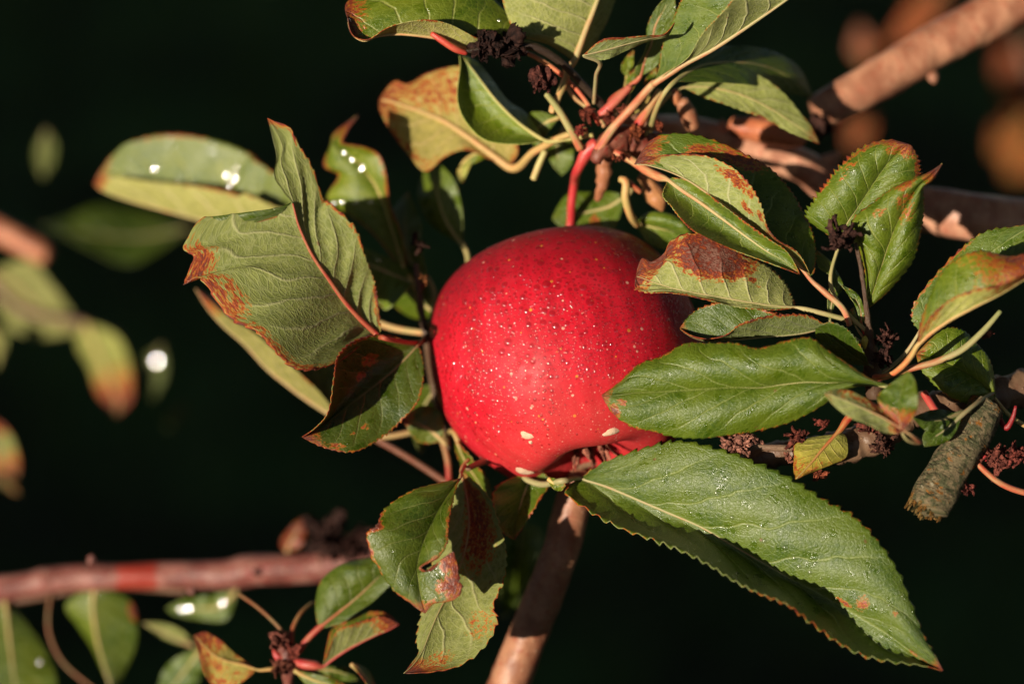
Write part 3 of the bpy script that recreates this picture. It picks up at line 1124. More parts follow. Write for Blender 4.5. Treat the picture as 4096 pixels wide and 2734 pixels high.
# ================================================================ left shoot
T = thing('leafy_shoot', (*fx('B', (2075, 640)), 185), 'shoot left of the apple with a large cupped grey-green leaf and curled leaves', 'leafy shoot')
tube('stem', T, 'B', [(2000, 100, 190, 3), (2030, 350, 190, 3.4), (2075, 640, 185, 3.6), (2130, 1000, 210, 3.8), (2240, 1500, 215, 4)], 'greybark', tint=(.35, .3, .26), seed=11)
leaf(T, 'B', [((1690, 622), (1650, 645), (1740, 610)), ((1560, 500), (1400, 850), (1715, 380)), ((1440, 360), (1080, 885), (1690, 230)), ((1340, 215), (800, 615), ('A', 1840, 1330)),
              ((1265, 110), (580, 490), ('A', 1740, 1070)), ((1215, 30), (400, 235), ('A', 1560, 890)), (('A', 1290, 1130), ('A', 300, 1530), ('A', 1460, 780)),
              (('A', 1262, 1060), ('A', 370, 1340), ('A', 1385, 560)), (('A', 1240, 980), ('A', 290, 1240), ('A', 1300, 420)),
              (('A', 1228, 930), ('A', 410, 1040), ('A', 1240, 320)), (('A', 1220, 900), ('A', 510, 1000), ('A', 1200, 230)),
              (('A', 1216, 880), ('A', 670, 1100), ('A', 1100, 200)), (('A', 1212, 866), ('A', 1080, 1000), ('A', 1000, 150))],
     d=(85, 66, 56), dl=(-70, -76, -60, -30, -6), dr=(25, 26, 14, 0), bl=-6, top=False, nu=150, nv=16, teeth=26, tooth=2.0, edge=.62, ew=1.3, tip=0,
     inner_r=[(1690, 622), (1560, 500), (1440, 360), (1340, 215), (1265, 110), (1215, 30), ('A', 1250, 1000), ('A', 1216, 880), ('A', 1130, 770), ('A', 1055, 620), ('A', 1078, 470), ('A', 1040, 300), ('A', 1000, 150)],
     blobs=[(.78, -1, .16, .28, .62), (.6, -1, .1, .3, .5), (.35, -1, .3, .12, .5)], tint=(.80, .82, .74), quilt=.7, wave=1.6, seed=21,
     stalk=[(2085, 680, 182, 2.4), (1900, 690, 85, 2.6), (1760, 660, 55, 2.8)], rib=1.15, rib_burn=(.75, .7), rib_mat='stalk', label='large cupped leaf showing its grey-green underside, red midrib and burnt ragged edge')
L2 = leaf(T, 'Q', [((2700, 1250),), (('A', 1120, 1130), ('A', 1220, 800), ('A', 1230, 960)), (('A', 820, 1100), ('A', 1040, 610), ('A', 1100, 920)), (('A', 520, 1025), ('A', 860, 475), ('A', 820, 800)),
                   ((2000, 1130), (2349, 530), (2349, 905)), ((1700, 1055), (2080, 405), (2000, 815)), ((1400, 975), (1650, 315), (1650, 770)), ((1150, 905), (1300, 355), (1300, 735)),
                   ((980, 845), (1080, 460), (1050, 700)), ((900, 800), (930, 640), (940, 715)), ((858, 765),)],
          d=(290, 385), dl=-6, dr=-44, bl=4, br=-6, top=False, nu=110, teeth=26, tooth=1.6, edge=.42, ew=1.2, tip=.6, tint=(1.35, 1.2, 1.1), seed=22,
          stalk=[(2085 - 60, 640, 0, 0)][:0] or [('B', 2070, 620, 185, 3), ('B', 1600, 480, 260, 3)], label='folded pale leaf with water drops and a thin red edge')
leaf_drops(L2, [(0, .77, .45, 1.7, 13), (0, .52, .62, 1.3, 15), (0, .5, .72, 1.2, 8), (0, .35, .62, 1.3, 16), (0, .36, .5, 1.0, 8), (0, .53, .42, .9, 8), (0, .44, .35, 1.0, 6)], 1.0)
L3 = leaf(T, 'A', [((2165, 1420), (2130, 1425), (2195, 1400)), ((2085, 1150), (1860, 1100), (2135, 1110)), ((2005, 900), (1590, 900), (2050, 880)), ((1905, 690), (1530, 780), (2020, 650)), ((1850, 620), (1610, 650), (2005, 580)),
                   ((1780, 530), (1500, 580), (1960, 470)), ((1650, 430), (1500, 480), (1800, 395)), ((1580, 370), (1540, 400), (1660, 372)), ((1640, 250), (1570, 290), (1680, 280)), ((1785, 130),)],
          d=(215, 240), dl=(10, 26, 20, 0), dr=-22, bl=-12, nu=110, teeth=0, edge=.62, ew=1.0, tip=.85, tw=8, tint=(1.5, 1.35, 1.0), wave=1.5, seed=23,
          stalk=[('B', 2070, 600, 185, 3), ('B', 2010, 300, 195, 3)], label='twisted bright green leaf with an orange edge and a withered curled tip')
leaf_drops(L3, [(0, .72, .2, .9, 10), (0, .66, .15, .9, 11), (0, .60, .1, .9, 10), (0, .58, .2, .9, 10), (0, .40, .7, .9, 10), (0, .41, .85, .9, 9), (0, .38, .45, .9, 8), (0, .37, .3, .9, 8)], 1.0)
L4 = leaf(T, 'B', [((1970, 245),), ((1850, 195), (1935, 300), (1920, 110)), ((1760, 150), (1800, 440), (1800, 60)), ((1650, 105), (1725, 400), (1640, -10)), ((1560, 20), (1600, 200), (1560, -40)), ((1480, -100),)],
          d=(200, 230), dl=-30, dr=10, nu=60, teeth=0, edge=.2, tip=0, tint=(1.4, 1.35, 1.3), seed=24, stalk=[('B', 2050, 420, 188, 3)], label='pale leaf behind the cupped leaf')
leaf_drops(L4, [(1, .45, .5, 1.1, 11)], 1.0)
leaf(T, 'B', [((2000, 735), (2035, 740), (1960, 700)), ((1900, 840), (2062, 900), (1790, 635)), ((1780, 950), (2030, 1110), (1560, 668)), ((1640, 1060), (1905, 1275), (1418, 790)), ((1500, 1165), (1730, 1420), (1385, 950)),
              ((1380, 1260), (1540, 1515), (1345, 1205)), ((1260, 1350), (1330, 1490), (1250, 1330)), ((1143, 1405),)],
     d=(110, 85, 55), dl=-8, dr=-58, br=26, nu=120, nv=14, teeth=30, tooth=1.8, edge=.55, ew=.6, tip=.7, tw=5, blobs=[(.3, .5, .07, .14, .5), (.42, .35, .05, .1, .55), (.62, -.6, .03, .06, .6), (.82, -.8, .05, .1, .65), (.7, -.55, .02, .05, .5)],
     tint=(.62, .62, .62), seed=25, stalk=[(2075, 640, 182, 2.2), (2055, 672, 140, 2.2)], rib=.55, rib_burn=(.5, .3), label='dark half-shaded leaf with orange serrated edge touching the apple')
leaf(T, 'B', [((1420, 1265),), ((1200, 1130), (1400, 900), (1265, 1055)), ((1050, 1020), (1280, 800), (1130, 930)), ((900, 900), (1150, 680), (995, 805)), ((700, 690), (900, 520), (775, 615)), ((560, 570), (680, 440), (610, 515)), ((450, 450), (520, 380), (490, 420)), ((345, 285),)],
     d=(230, 260), dl=40, dr=-30, top=False, nu=70, teeth=0, edge=.3, tip=.75, tw=10, tint=(1.0, .85, .75), seed=26, stalk=[('B', 2190, 1300, 212, 3), ('B', 1600, 1380, 210, 3)], label='narrow folded leaf seen edge on')
leaf(T, 'Z', [((1015, 1010),), ((985, 985), (965, 1015), (1010, 945)), ((955, 970), (940, 990), (965, 930)), ((925, 960),)], d=(170, 170), nu=40, teeth=0, edge=.3, tip=.7, tw=3, tint=(1.2, 1.1, 1), seed=27,
     stalk=[('B', 2210, 1380, 213, 2)])
leaf(T, 'Z', [((1048, 1010),), ((1075, 1070), (1052, 1050), (1082, 1050)), ((1095, 1100), (1078, 1110), (1116, 1095)), ((1110, 1130), (1098, 1145), (1130, 1140)), ((1128, 1185),)], d=(150, 140), dl=20, dr=-20, top=False, nu=80, teeth=14, tooth=3.2, edge=.45, ew=1, tip=.4, tint=(1.1, 1.0, .8), seed=28,
     stalk=[('B', 2230, 1450, 213, 2.2)], label='narrow yellowing leaf with coarse teeth under the apple')
for k, st in enumerate([
        [((980, 640),), ((940, 590), (905, 600), (965, 560)), ((930, 520), (885, 520), (965, 510)), ((935, 440),)],
        [((1000, 720),), ((960, 690), (955, 730), (975, 650)), ((915, 660), (905, 700), (930, 620)), ((865, 640),)],
        [((1060, 560),), ((1020, 500), (985, 510), (1060, 480)), ((1000, 430), (960, 440), (1040, 410)), ((990, 360),)],
        [((1010, 880),), ((980, 920), (1005, 950), (955, 890)), ((960, 980), (990, 1000), (930, 950)), ((965, 1040),)]]):
    leaf(T, 'Z', st, d=(215, 245), dl=30, dr=-14, nu=40, teeth=0, edge=.2, tip=.3, tint=(.95, .95, .8), seed=140 + k, stalk=[('B', 2070, 640, 186, 2)])
dried('withered_bud', T, 'Z', (960, 560), 14, 9, 150, 3, (.4, .35, .3))
dried('withered_bud', T, 'Z', (975, 640), 9, 5, 135, 4, (1.8, 1.3, .5))
tube('twig', T, 'B', [(2060, 240, 195, 2.2), (2020, 420, 190, 2.2), (2050, 520, 186, 2.2)], 'redstalk', .6, (.45, .4, .4), seed=12)
tube('twig', T, 'Z', [(1010, 1000, 212, 2.5), (1026, 1050, 214, 3), (1030, 1100, 216, 3)], 'stalk', (.3, .8), (.8, .6, .5), seed=13)
tube('twig', T, 'Z', [(860, 1005, 230, 3), (940, 1050, 222, 3.2), (1030, 1110, 216, 3.5)], 'greybark', .5, (.6, .36, .26), seed=14)

# ================================================================ shoot under the apple
T = thing('hanging_shoot', (*fx('J', (1330, 120)), 140), 'drooping leaves under the apple, one torn and holed, one in deep shade', 'leafy shoot')
tube('stem', T, 'J', [(1700, 60, 150, 5), (1330, 120, 140, 4.5), (1000, 60, 130, 4), (790, 120, 90, 3)], 'greybark', tint=(.8, .7, .6), seed=15)
leaf(T, 'J', [((735, 190),), ((665, 290), (700, 300), (520, 235)), ((600, 390), (690, 350), (380, 285)), ((545, 500), (665, 480), (225, 400)), ((500, 600), (660, 570), (180, 500)), ((470, 690), (650, 630), (112, 560)), ((455, 760), (590, 720), (130, 660)),
              ((450, 800), (484, 792), (155, 735)), ((451, 815), (545, 808), (185, 775)), ((453, 830), (660, 705), (205, 810)), ((456, 850), (697, 678), (225, 845)), ((460, 880), (722, 770), (255, 885)), ((467, 930), (735, 860), (300, 945)), ((476, 980), (752, 935), (350, 985)),
              ((486, 1025), (690, 1005), (410, 1025)), ((496, 1060), (570, 1022), (460, 1065)), ((506, 1092),)],
     d=(40, 0, -15), dl=-16, dr=(-20, -10, 5), bl=-6, br=-8, nu=150, nv=14, teeth=24, tooth=1.7, edge=.55, ew=1.1, tip=.6, tw=4, blobs=[(.72, -.9, .1, .4, .7), (.85, -.9, .07, .5, .75), (.5, 1, .06, .15, .85)],
     tint=(.85, .82, .85), seed=31, stalk=[(770, 100, 90, 2), (745, 150, 60, 1.8)], rib=.45, rib_burn=(.5, .2), label='torn green leaf with a hole and rust-brown edges below the apple')
leaf(T, 'J', [((745, 150), (735, 160), (770, 150)), ((790, 330), (690, 330), (930, 310)), ((800, 520), (640, 520), (1005, 500)), ((760, 720), (560, 740), (1050, 700)), ((700, 880), (500, 900), (1030, 880)), ((640, 1000), (500, 1020), (965, 1040)), ((585, 1110), (465, 1150), (990, 1150)),
              ((535, 1230), (447, 1280), (900, 1320)), ((490, 1340), (460, 1360), (740, 1440)), ((440, 1420), (410, 1430), (590, 1480)), ((362, 1495),)],
     d=(95, 70, 30), dl=6, dr=-18, br=10, nu=130, nv=14, teeth=24, tooth=2.4, edge=.4, ew=.8, tip=.85, tw=6, blobs=[(.7, .75, .1, .35, .3), (.9, .5, .1, .4, .36), (.2, .3, .3, .6, .6)], tint=(.8, .8, .7), seed=32,
     stalk=[(800, 60, 105, 2)], rib=.5, rib_burn=(.6, .2), label='dark shaded leaf hanging behind the torn leaf, its lower end sunlit')
leaf(T, 'J', [((1240, 130),), ((1180, 260), (1340, 210), (985, 240)), ((1140, 380), (1250, 370), (960, 380)), ((1115, 480), (1190, 470), (985, 500)), ((1100, 550), (1145, 545), (1050, 570)), ((1105, 600),)],
     d=(120, 95), dl=-14, dr=-22, nu=80, teeth=12, tooth=2.2, edge=.45, ew=.8, tip=.3, tint=(1.2, 1.15, 1.2), seed=33, stalk=[(1330, 120, 140, 2)], label='small leaf half lit below the apple')
BIG = leaf(T, 'I', [((190, 315), (185, 305), (150, 322)), ((290, 345), (300, 225), (90, 390)), ((420, 395), (480, 155), (230, 500)), ((560, 455), (640, 108), (400, 595)), ((720, 523), (790, 92), (600, 668)), ((880, 592), (1000, 140), (760, 730)), ((1050, 690), (1230, 225), (930, 815)),
                    ((1210, 780), (1430, 318), (1090, 915)), ((1380, 878), (1620, 440), (1240, 990)), ((1540, 962), (1790, 535), (1390, 1050)), ((1700, 1050), (1930, 680), (1520, 1145)), ((1850, 1140), (2050, 860), (1680, 1265)), ((1990, 1225), (2130, 1060), (1850, 1352)),
                    ((2110, 1315), (2200, 1240), (2030, 1388)), ((2210, 1385), (2255, 1335), (2170, 1405)), ((2310, 1437),)],
           d=(74, 34, 0, -30), dl=(-12, -18, -10), dr=(-56, -74, -66, -26), bl=-9, br=26, nu=200, nv=18, teeth=34, tooth=4.0, edge=.33, ew=.5, tip=.75, tw=4.0, blobs=[(.745, -.2, .022, .16, .42), (.705, -.06, .025, .05, .5), (.93, 0, .05, .1, .42), (.82, -.5, .010, .07, .45), (.84, -.03, .05, .03, .5)],
           tint=(.92, .96, 1.0), quilt=.6, seed=34, stalk=[(-260, 250, 130, 3), (-60, 345, 90, 3.2), (80, 325, 50, 3.2)], rib=.75, rib_burn=(.2, .55), label='large glossy serrated leaf reaching out below the apple')
leaf_drops(BIG, [(0, .52, .35, .9, 3), (0, .57, .18, .8, 3), (0, .6, .22, .7, 3), (0, .47, .25, .8, 3), (0, .38, .3, .8, 3), (0, .33, .5, .8, 3), (0, .6, .3, .6, 2.5), (0, .55, .27, .5, 2.5), (0, .63, .2, .5, 2.5), (0, .45, .4, .5, 2.5), (0, .42, .35, .5, 2.5)], .6)
leaf(T, 'J', [((1330, 190), (1330, 180), (1330, 205)), ((1380, 225), (1400, 190), (1380, 265)), ((1425, 230), (1430, 200), (1425, 265)), ((1450, 235),)], d=(60, 50), nu=30, teeth=0, edge=.1, tip=.3, tw=2, tint=(1.5, 1.3, .9), seed=35)
leaf(T, 'J', [((1150, 480),), ((1140, 640), (1300, 560), (1040, 640)), ((1110, 820), (1230, 800), (1010, 820)), ((1080, 980), (1140, 1000), (1000, 960)), ((1040, 1110),)], d=(420, 430), dl=-30, dr=-30, nu=40, teeth=0, edge=0, tip=0, tint=(.8, .85, .7), seed=36, label='blurred dull green leaf left of the upright branch')

# ================================================================ right shoot
T = thing('right_shoot', (*fx('G', (830, 1000)), 45), 'leafy shoot right of the apple with many serrated leaves and dried flower remains', 'leafy shoot')
tube('stem', T, 'Z', [(1640, 1105, 60, 8), (1760, 1045, 58, 12), (1900, 1030, 55, 17), (2010, 1000, 55, 18), (2080, 950, 58, 17), (2160, 930, 62, 17), (2300, 900, 80, 18), (2480, 860, 100, 20)], 'greybark', tint=(.5, .42, .36), rough=.14, seed=16)
tube('spur', T, 'G', [(860, 1250, 55, 9), (830, 1050, 45, 9), (815, 850, 35, 7), (800, 650, 25, 3.2), (770, 400, 15, 2.4), (730, 120, 8, 2.2), (690, -60, 2, 2.0)], 'greybark', tint=(.28, .24, .22), rough=.18, seed=17)
leaf(T, 'N', [((2095, 742), (2090, 750), (2090, 728)), ((1960, 725), (1980, 737), (1970, 685)), ((1830, 716), (1830, 760), (1830, 590)), ((1700, 720), (1700, 845), (1680, 490)), ((1560, 716), (1570, 925), (1590, 420)), ((1400, 730), (1400, 1000), (1450, 428)), ((1250, 752), (1220, 1045), (1240, 485)),
              ((1080, 752), (1030, 1072), (1080, 452)), ((900, 760), (850, 1092), (900, 452)), ((720, 772), (680, 1085), (740, 455)), ((540, 782), (500, 1042), (570, 545)), ((400, 788), (380, 1015), (420, 600)), ((290, 794), (260, 930), (300, 715)), ((178, 802),)],
     d=(-28, -12, 2, 14), dl=(8, 8, 6, 4), dr=(-12, -8, 4, 6), bl=-10, br=-14, nu=170, nv=16, teeth=30, tooth=1.3, edge=.4, ew=.8, tip=.62, tw=3.2, blobs=[(.94, -.8, .02, .3, .75), (.925, -.35, .02, .15, .5)],
     tint=(1.0, 1.02, .95), quilt=.3, seed=41, stalk=[(2230, 690, 52, 3), (2170, 740, 36, 3)], rib=.75, rib_burn=(.25, .15), label='broad glossy green leaf whose orange tip lies across the apple')
leaf(T, 'E', [((1888, 1555),), ((1720, 1545), (1720, 1575), (1860, 1480)), ((1500, 1515), (1480, 1565), (1790, 1340)), ((1300, 1480), (1300, 1535), (1650, 1205)), ((1120, 1450), (1100, 1485), (1460, 1110)), ((960, 1420), (920, 1448), (1250, 1015)), ((840, 1395), (780, 1428), (1040, 925)),
              ((740, 1365), (660, 1432), (900, 940)), ((680, 1345), (600, 1428), (800, 1010)), ((640, 1330), (560, 1418), (755, 1100)), ((605, 1318), (530, 1405), (650, 1165)), ((560, 1300), (512, 1385), (570, 1135)), ((520, 1290),)],
     d=(45, 35, 30, 42), dl=-8, dr=(30, 24, 16, 0), br=-10, top=False, nu=140, nv=16, teeth=26, tooth=1.8, edge=.45, ew=.8, tip=.75, tw=5, blobs=[(.66, .72, .2, .42, .92), (.42, .6, .03, .08, .62), (.5, .5, .03, .06, .55), (.56, .7, .05, .1, .6), (.36, .55, .02, .05, .5), (.9, .8, .08, .4, .8)],
     tint=(1.08, 1.05, 1.05), quilt=.5, seed=42, stalk=[('G', 700, 620, 45, 2.6), (1960, 1570, 42, 2.6)], rib=.5, rib_burn=(.2, .3), label='pale upturned leaf with a rust-brown patch resting on the apple')
leaf(T, 'N', [((1690, 340),), ((1560, 380), (1570, 270), (1540, 280)), ((1420, 400), (1430, 262), (1400, 262)), ((1280, 412), (1280, 275), (1260, 232)), ((1120, 428), (1105, 330), (1100, 190)), ((980, 435), (1010, 400), (960, 183)), ((860, 435), (880, 425), (830, 225)), ((770, 405), (775, 400), (755, 285)), ((703, 355),)],
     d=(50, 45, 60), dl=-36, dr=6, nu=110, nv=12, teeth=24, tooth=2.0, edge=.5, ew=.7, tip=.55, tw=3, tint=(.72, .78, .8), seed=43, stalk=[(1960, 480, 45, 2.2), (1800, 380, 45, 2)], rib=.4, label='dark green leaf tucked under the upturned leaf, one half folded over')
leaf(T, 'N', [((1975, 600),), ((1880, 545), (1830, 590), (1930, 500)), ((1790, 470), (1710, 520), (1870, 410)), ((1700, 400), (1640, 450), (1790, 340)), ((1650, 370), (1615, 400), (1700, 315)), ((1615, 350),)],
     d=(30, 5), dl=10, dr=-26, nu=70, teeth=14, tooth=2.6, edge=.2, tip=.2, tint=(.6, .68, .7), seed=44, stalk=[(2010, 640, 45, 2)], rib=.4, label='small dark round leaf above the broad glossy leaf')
leaf(T, 'E', [((800, 470), (830, 445), (785, 492)), ((900, 545), (955, 470), (748, 590)), ((1050, 645), (1110, 570), (820, 690)), ((1250, 790), (1290, 705), (935, 835)), ((1450, 940), (1480, 845), (1065, 935)), ((1650, 1080), (1675, 985), (1340, 1060)), ((1800, 1170), (1815, 1085), (1600, 1155)), ((1925, 1275),)],
     d=(60, 30, 12), dl=-16, dr=-20, bl=6, br=14, nu=110, nv=12, teeth=30, tooth=1.4, edge=.36, ew=.6, edge_r=.55, tip=.5, tw=3, tint=(1.15, 1.15, 1.1), seed=45, stalk=[('D', 330, 1300, 110, 4.2), (430, 270, 105, 4.2), (620, 390, 85, 4.6), (720, 440, 72, 4.8)], rib=.85, rib_burn=(.62, .2),
     label='channelled green leaf with a yellow edge and a red-based stalk')
XL = leaf(T, 'E', [((2000, 1300), (2010, 1275), (2045, 1260)), ((1850, 1120), (1900, 1085), (2055, 1070)), ((1650, 965), (1725, 975), (2025, 900)), ((1480, 830), (1640, 865), (1945, 730)), ((1300, 700), (1590, 690), (1840, 550)), ((1120, 570), (1480, 490), (1680, 380)), ((950, 460), (1300, 335), (1430, 232)),
                    ((820, 400), (1080, 255), (1150, 115)), ((700, 360), (850, 250), (900, 70)), ((590, 335), (690, 268), (650, 125)), ((505, 335),)],
          d=(30, 34, 38), dl=(-30, -44, -40, -10), dr=(12, 26, 30, 10), bl=6, nu=150, nv=14, teeth=34, tooth=1.9, edge=.5, ew=.9, tip=.85, tw=5, blobs=[(.32, -.7, .04, .14, .6), (.45, -.85, .05, .12, .6), (.5, -.55, .06, .14, .52), (.58, -.85, .04, .1, .55), (.66, -.8, .1, .2, .58), (.25, -.8, .03, .1, .5), (.72, .85, .1, .2, .62), (.8, .6, .06, .25, .6)],
          tint=(1.05, 1.08, 1.1), quilt=.35, seed=46, stalk=[('G', 640, 640, 30, 3.0), (2300, 1580, 28, 3.2), (2130, 1420, 28, 3.2)], rib=.8, rib_burn=(.55, .35), label='folded leaf with an orange-spotted pale half and a red-edged green half')
leaf(T, 'F', [((560, 1210), (535, 1195), (600, 1205)), ((600, 1090), (290, 1030), (770, 1060)), ((700, 930), (330, 860), (960, 910)), ((800, 775), (450, 690), (1110, 810)), ((890, 640), (575, 545), (1215, 700)), ((980, 520), (720, 420), (1242, 600)), ((1060, 440), (890, 350), (1228, 500)), ((1120, 395), (1030, 345), (1190, 425)), ((1165, 385),)],
     d=(55, 30, 20), dl=10, dr=4, bl=-12, br=-10, nu=140, nv=14, teeth=24, tooth=5.2, edge=.5, ew=1.1, tip=.62, tw=6, blobs=[(.85, -.9, .2, .14, .5), (.8, .95, .2, .16, .55), (.6, -.75, .2, .12, .3)], tint=(1.12, 1.1, 1.05), quilt=.3, seed=47, stalk=[('G', 820, 720, 30, 2.2), ('G', 480, 300, 45, 2.2)], rib=.6, rib_burn=(.3, .1),
     label='rounded leaf with a burnt red saw-toothed top')
T2L = leaf(T, 'F', [(('G', 795, 492), ('G', 785, 488), ('G', 810, 488)), (('G', 835, 370), ('G', 772, 350), ('G', 935, 385)), ((870, 1540), (772, 1480), (1010, 1590)), ((925, 1380), (725, 1300), (1165, 1400)), ((985, 1200), (640, 1150), (1235, 1200)), ((1050, 1040), (680, 1000), (1265, 1010)), ((1120, 900), (850, 868), (1278, 860)),
                    ((1190, 790), (1030, 738), (1270, 770)), ((1245, 720), (1190, 668), (1275, 735)), ((1320, 655), (1290, 630), (1345, 690)), ((1432, 543),)],
           d=(28, 0, -10), dl=(10, 14, 0), dr=(6, 10, 0), bl=-12, br=-12, nu=130, nv=14, teeth=26, tooth=1.8, edge=.5, ew=.7, tip=.95, tw=6.5, blobs=[(.7, -.1, .08, .5, .36), (.78, -.7, .05, .35, .5), (.6, -.55, .05, .2, .34), (.6, .3, .1, .4, .34)], tint=(1.2, 1.15, .95), quilt=.28, seed=48, stalk=[('G', 812, 760, 34, 2), ('G', 800, 600, 30, 2)], rib=.6, rib_burn=(.3, .2),
           label='pointed leaf with brown freckles, a red tip and a dark shadow across it')
leaf_drops(T2L, [(0, .52, .35, .5, 2), (0, .5, .25, .6, 2.4), (0, .28, .4, .5, 2)], .7)
leaf(T, 'G', [((470, 620),), ((490, 430), (450, 420), (530, 400)), ((520, 300), (470, 230), (585, 310)), ((470, 180), (380, 150), (540, 200)), ((420, 80), (350, 60), (470, 90)), ((360, 0),)], d=(50, 60), nu=60, teeth=14, tooth=1.4, edge=.2, tip=.3, tint=(.9, .92, .9), seed=49, rib=.5, rib_burn=(.3, .7), stalk=[(460, 720, 45, 2.4)])
leaf(T, 'G', [((740, 620), (725, 610), (765, 605)), ((735, 530), (690, 480), (765, 520)), ((700, 430), (640, 400), (735, 420)), ((640, 350), (600, 340), (680, 350)), ((570, 300),)], d=(38, 46), nu=50, teeth=10, tooth=1.4, edge=.2, tip=.3, tint=(.95, 1, .95), seed=50, rib=.6, rib_burn=(.8, .2), stalk=[(790, 740, 38, 2)])
leaf(T, 'G', [((690, 650),), ((665, 590), (635, 590), (705, 590)), ((660, 530), (640, 520), (690, 540)), ((680, 485),)], d=(40, 40), nu=30, teeth=6, tooth=1.2, edge=.2, tip=.3, tint=(1.2, 1.2, 1.1), seed=51, rib=.3, stalk=[(770, 760, 38, 1.5)])
dried('dark_bud', T, 'F', (560, 1180), 22, 16, -14, 12, (.42, .34, .32), label='dark withered blossom on a thin twig')  # dark tint: the shade on this clump is put into its colour
dried('dark_bud', T, 'G', (960, 760), 17, 16, 25, 13, (.6, .45, .42))
dried('dark_bud', T, 'G', (920, 930), 15, 12, 30, 14, (.45, .35, .33))
tube('bud', T, 'G', [(770, 840, 20, 1), (768, 800, 18, 3.2), (770, 760, 16, 3.6), (772, 735, 16, 1.5)], 'stalk', .2, (1.3, 1.2, .5), seed=18)
leaf(T, 'G', [((1225, 805),), ((1300, 735), (1232, 690), (1285, 640)), ((1480, 605), (1320, 410), (1475, 440)), ((1700, 485), (1480, 130), (1700, 340)), ((1920, 375), (1740, 5), (1920, 300)), ((2150, 235), (2050, 50), (2150, 190)), ((2300, 140), (2300, -20), (2300, 110)), ((2480, -10),)],
     d=(-50, -75, -80), dl=24, dr=-18, bl=-6, nu=100, teeth=26, tooth=1.6, edge=.5, ew=1.2, tip=.85, tw=24, blobs=[(.7, -.75, .06, .2, .7), (.12, .8, .1, .8, .3)], tint=(1.35, 1.25, 1.0), seed=52, stalk=[(850, 1085, 30, 3.2), (960, 1075, 10, 3.0), (1080, 1000, -15, 3), (1180, 880, -40, 3)], rib=.9, rib_burn=(.6, .15),
     label='blurred folded yellow-green leaf with a red tip near the right edge')
leaf(T, 'G', [((1240, 690),), ((1480, 330), (1210, 420), (1620, 450)), ((1720, 120), (1560, 15), (1900, 300)), (('F', 1960, 1220), ('F', 1830, 1115), ('F', 2100, 1400)), (('F', 2120, 1120), ('F', 2050, 1080), ('F', 2200, 1200)), (('F', 2280, 1040),)],
     d=(45, 40), dl=6, dr=4, nu=90, teeth=20, tooth=3.0, edge=.45, ew=1.2, tip=.4, tint=(1.0, 1.05, 1.1), seed=53, stalk=[(900, 1060, 45, 2), (1100, 900, 50, 2)], rib=.6, label='serrated green leaf behind the blurred folded one')
leaf(T, 'G', [((1885, 1260),), ((1760, 1130), (1790, 1310), (1850, 970)), ((1610, 1030), (1570, 1290), (1730, 800)), ((1460, 960), (1400, 1180), (1590, 675)), ((1330, 915), (1270, 1050), (1440, 680)), ((1255, 895), (1225, 960), (1310, 780)), ((1210, 885),)],
     d=(40, 36), dl=-8, dr=6, bl=-8, br=-8, nu=100, teeth=22, tooth=1.5, edge=.3, ew=.7, tip=.4, tint=(1.3, 1.22, 1.0), seed=54, stalk=[(2150, 1500, 60, 2.5), (2000, 1400, 50, 2.3)], rib=.5, label='round yellow-green leaf crossed by a shadow')
tube('leaf_stalk', T, 'G', [(880, 1095, 30, 3.0), (1150, 1015, 8, 3.2), (1400, 945, 0, 3.4), (1600, 850, -4, 3.4), (1750, 720, -6, 3.2), (1930, 520, -8, 2.4)], 'stalk', (.75, .05), (.9, .95, .9), seed=19, label='green and red leaf stalk with its blade gone')
leaf(T, 'G', [((1110, 1545),), ((920, 1430), (960, 1560), (955, 1380)), ((740, 1345), (770, 1475), (770, 1262)), ((570, 1270), (600, 1405), (605, 1195)), ((470, 1235), (490, 1310), (490, 1195)), ((420, 1222),)], d=(-85, -70), dl=-10, dr=16, top=False, nu=70, teeth=0, edge=.0, edge_r=.5, ew=3, tip=.3, base_burn=.8, blobs=[(.45, .6, .3, .4, .5)], tint=(.95, .95, .95), seed=55, rib=.4, rib_burn=(.6, .3), stalk=[(1240, 1640, -60, 2.6)],
     label='blurred pale leaf with an orange edge in front of the shoot')
leaf(T, 'G', [((1085, 1545),), ((1060, 1370), (880, 1290), (1210, 1370)), ((1085, 1200), (940, 1180), (1218, 1210)), ((1120, 1095), (1045, 1100), (1185, 1085)), ((1135, 1030),)], d=(-85, -70), dl=14, dr=-14, nu=60, teeth=0, edge=.25, ew=1.5, tip=.2, base_burn=.75, tint=(.95, .95, .9), seed=56, rib=.4, stalk=[(1240, 1640, -60, 2.6)], label='blurred upright leaf joined to the orange-edged one')
leaf(T, 'N', [((1755, 1065),), ((1715, 1110), (1815, 1075), (1600, 1085)), ((1665, 1165), (1832, 1195), (1492, 1120)), ((1590, 1255), (1730, 1265), (1470, 1220)), ((1530, 1320), (1600, 1315), (1468, 1310)), ((1482, 1368),)], d=(20, 5), dl=8, dr=12, bl=-5, br=-5, top=False, nu=80, teeth=0, edge=.35, ew=.8, tip=.36, tw=11, tint=(.85, .78, .5), tint_u=(1.3, .95, .25), seed=57,
     stalk=[(1870, 925, 25, 4.2), (1820, 980, 24, 4), (1780, 1040, 22, 3.2)], rib=.8, rib_burn=(.7, .35), label='small yellowing leaf hanging on a red stalk')
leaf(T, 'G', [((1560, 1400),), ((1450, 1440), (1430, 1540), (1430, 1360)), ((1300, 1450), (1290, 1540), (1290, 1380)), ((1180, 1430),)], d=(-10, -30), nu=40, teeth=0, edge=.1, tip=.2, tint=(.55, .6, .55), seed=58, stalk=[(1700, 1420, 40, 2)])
dried('dry_blossom', T, 'N', (1090, 1130), 22, 18, 25, 15, (2.6, 2.3, 2.1), label='grey shrivelled blossom between the two large leaves')
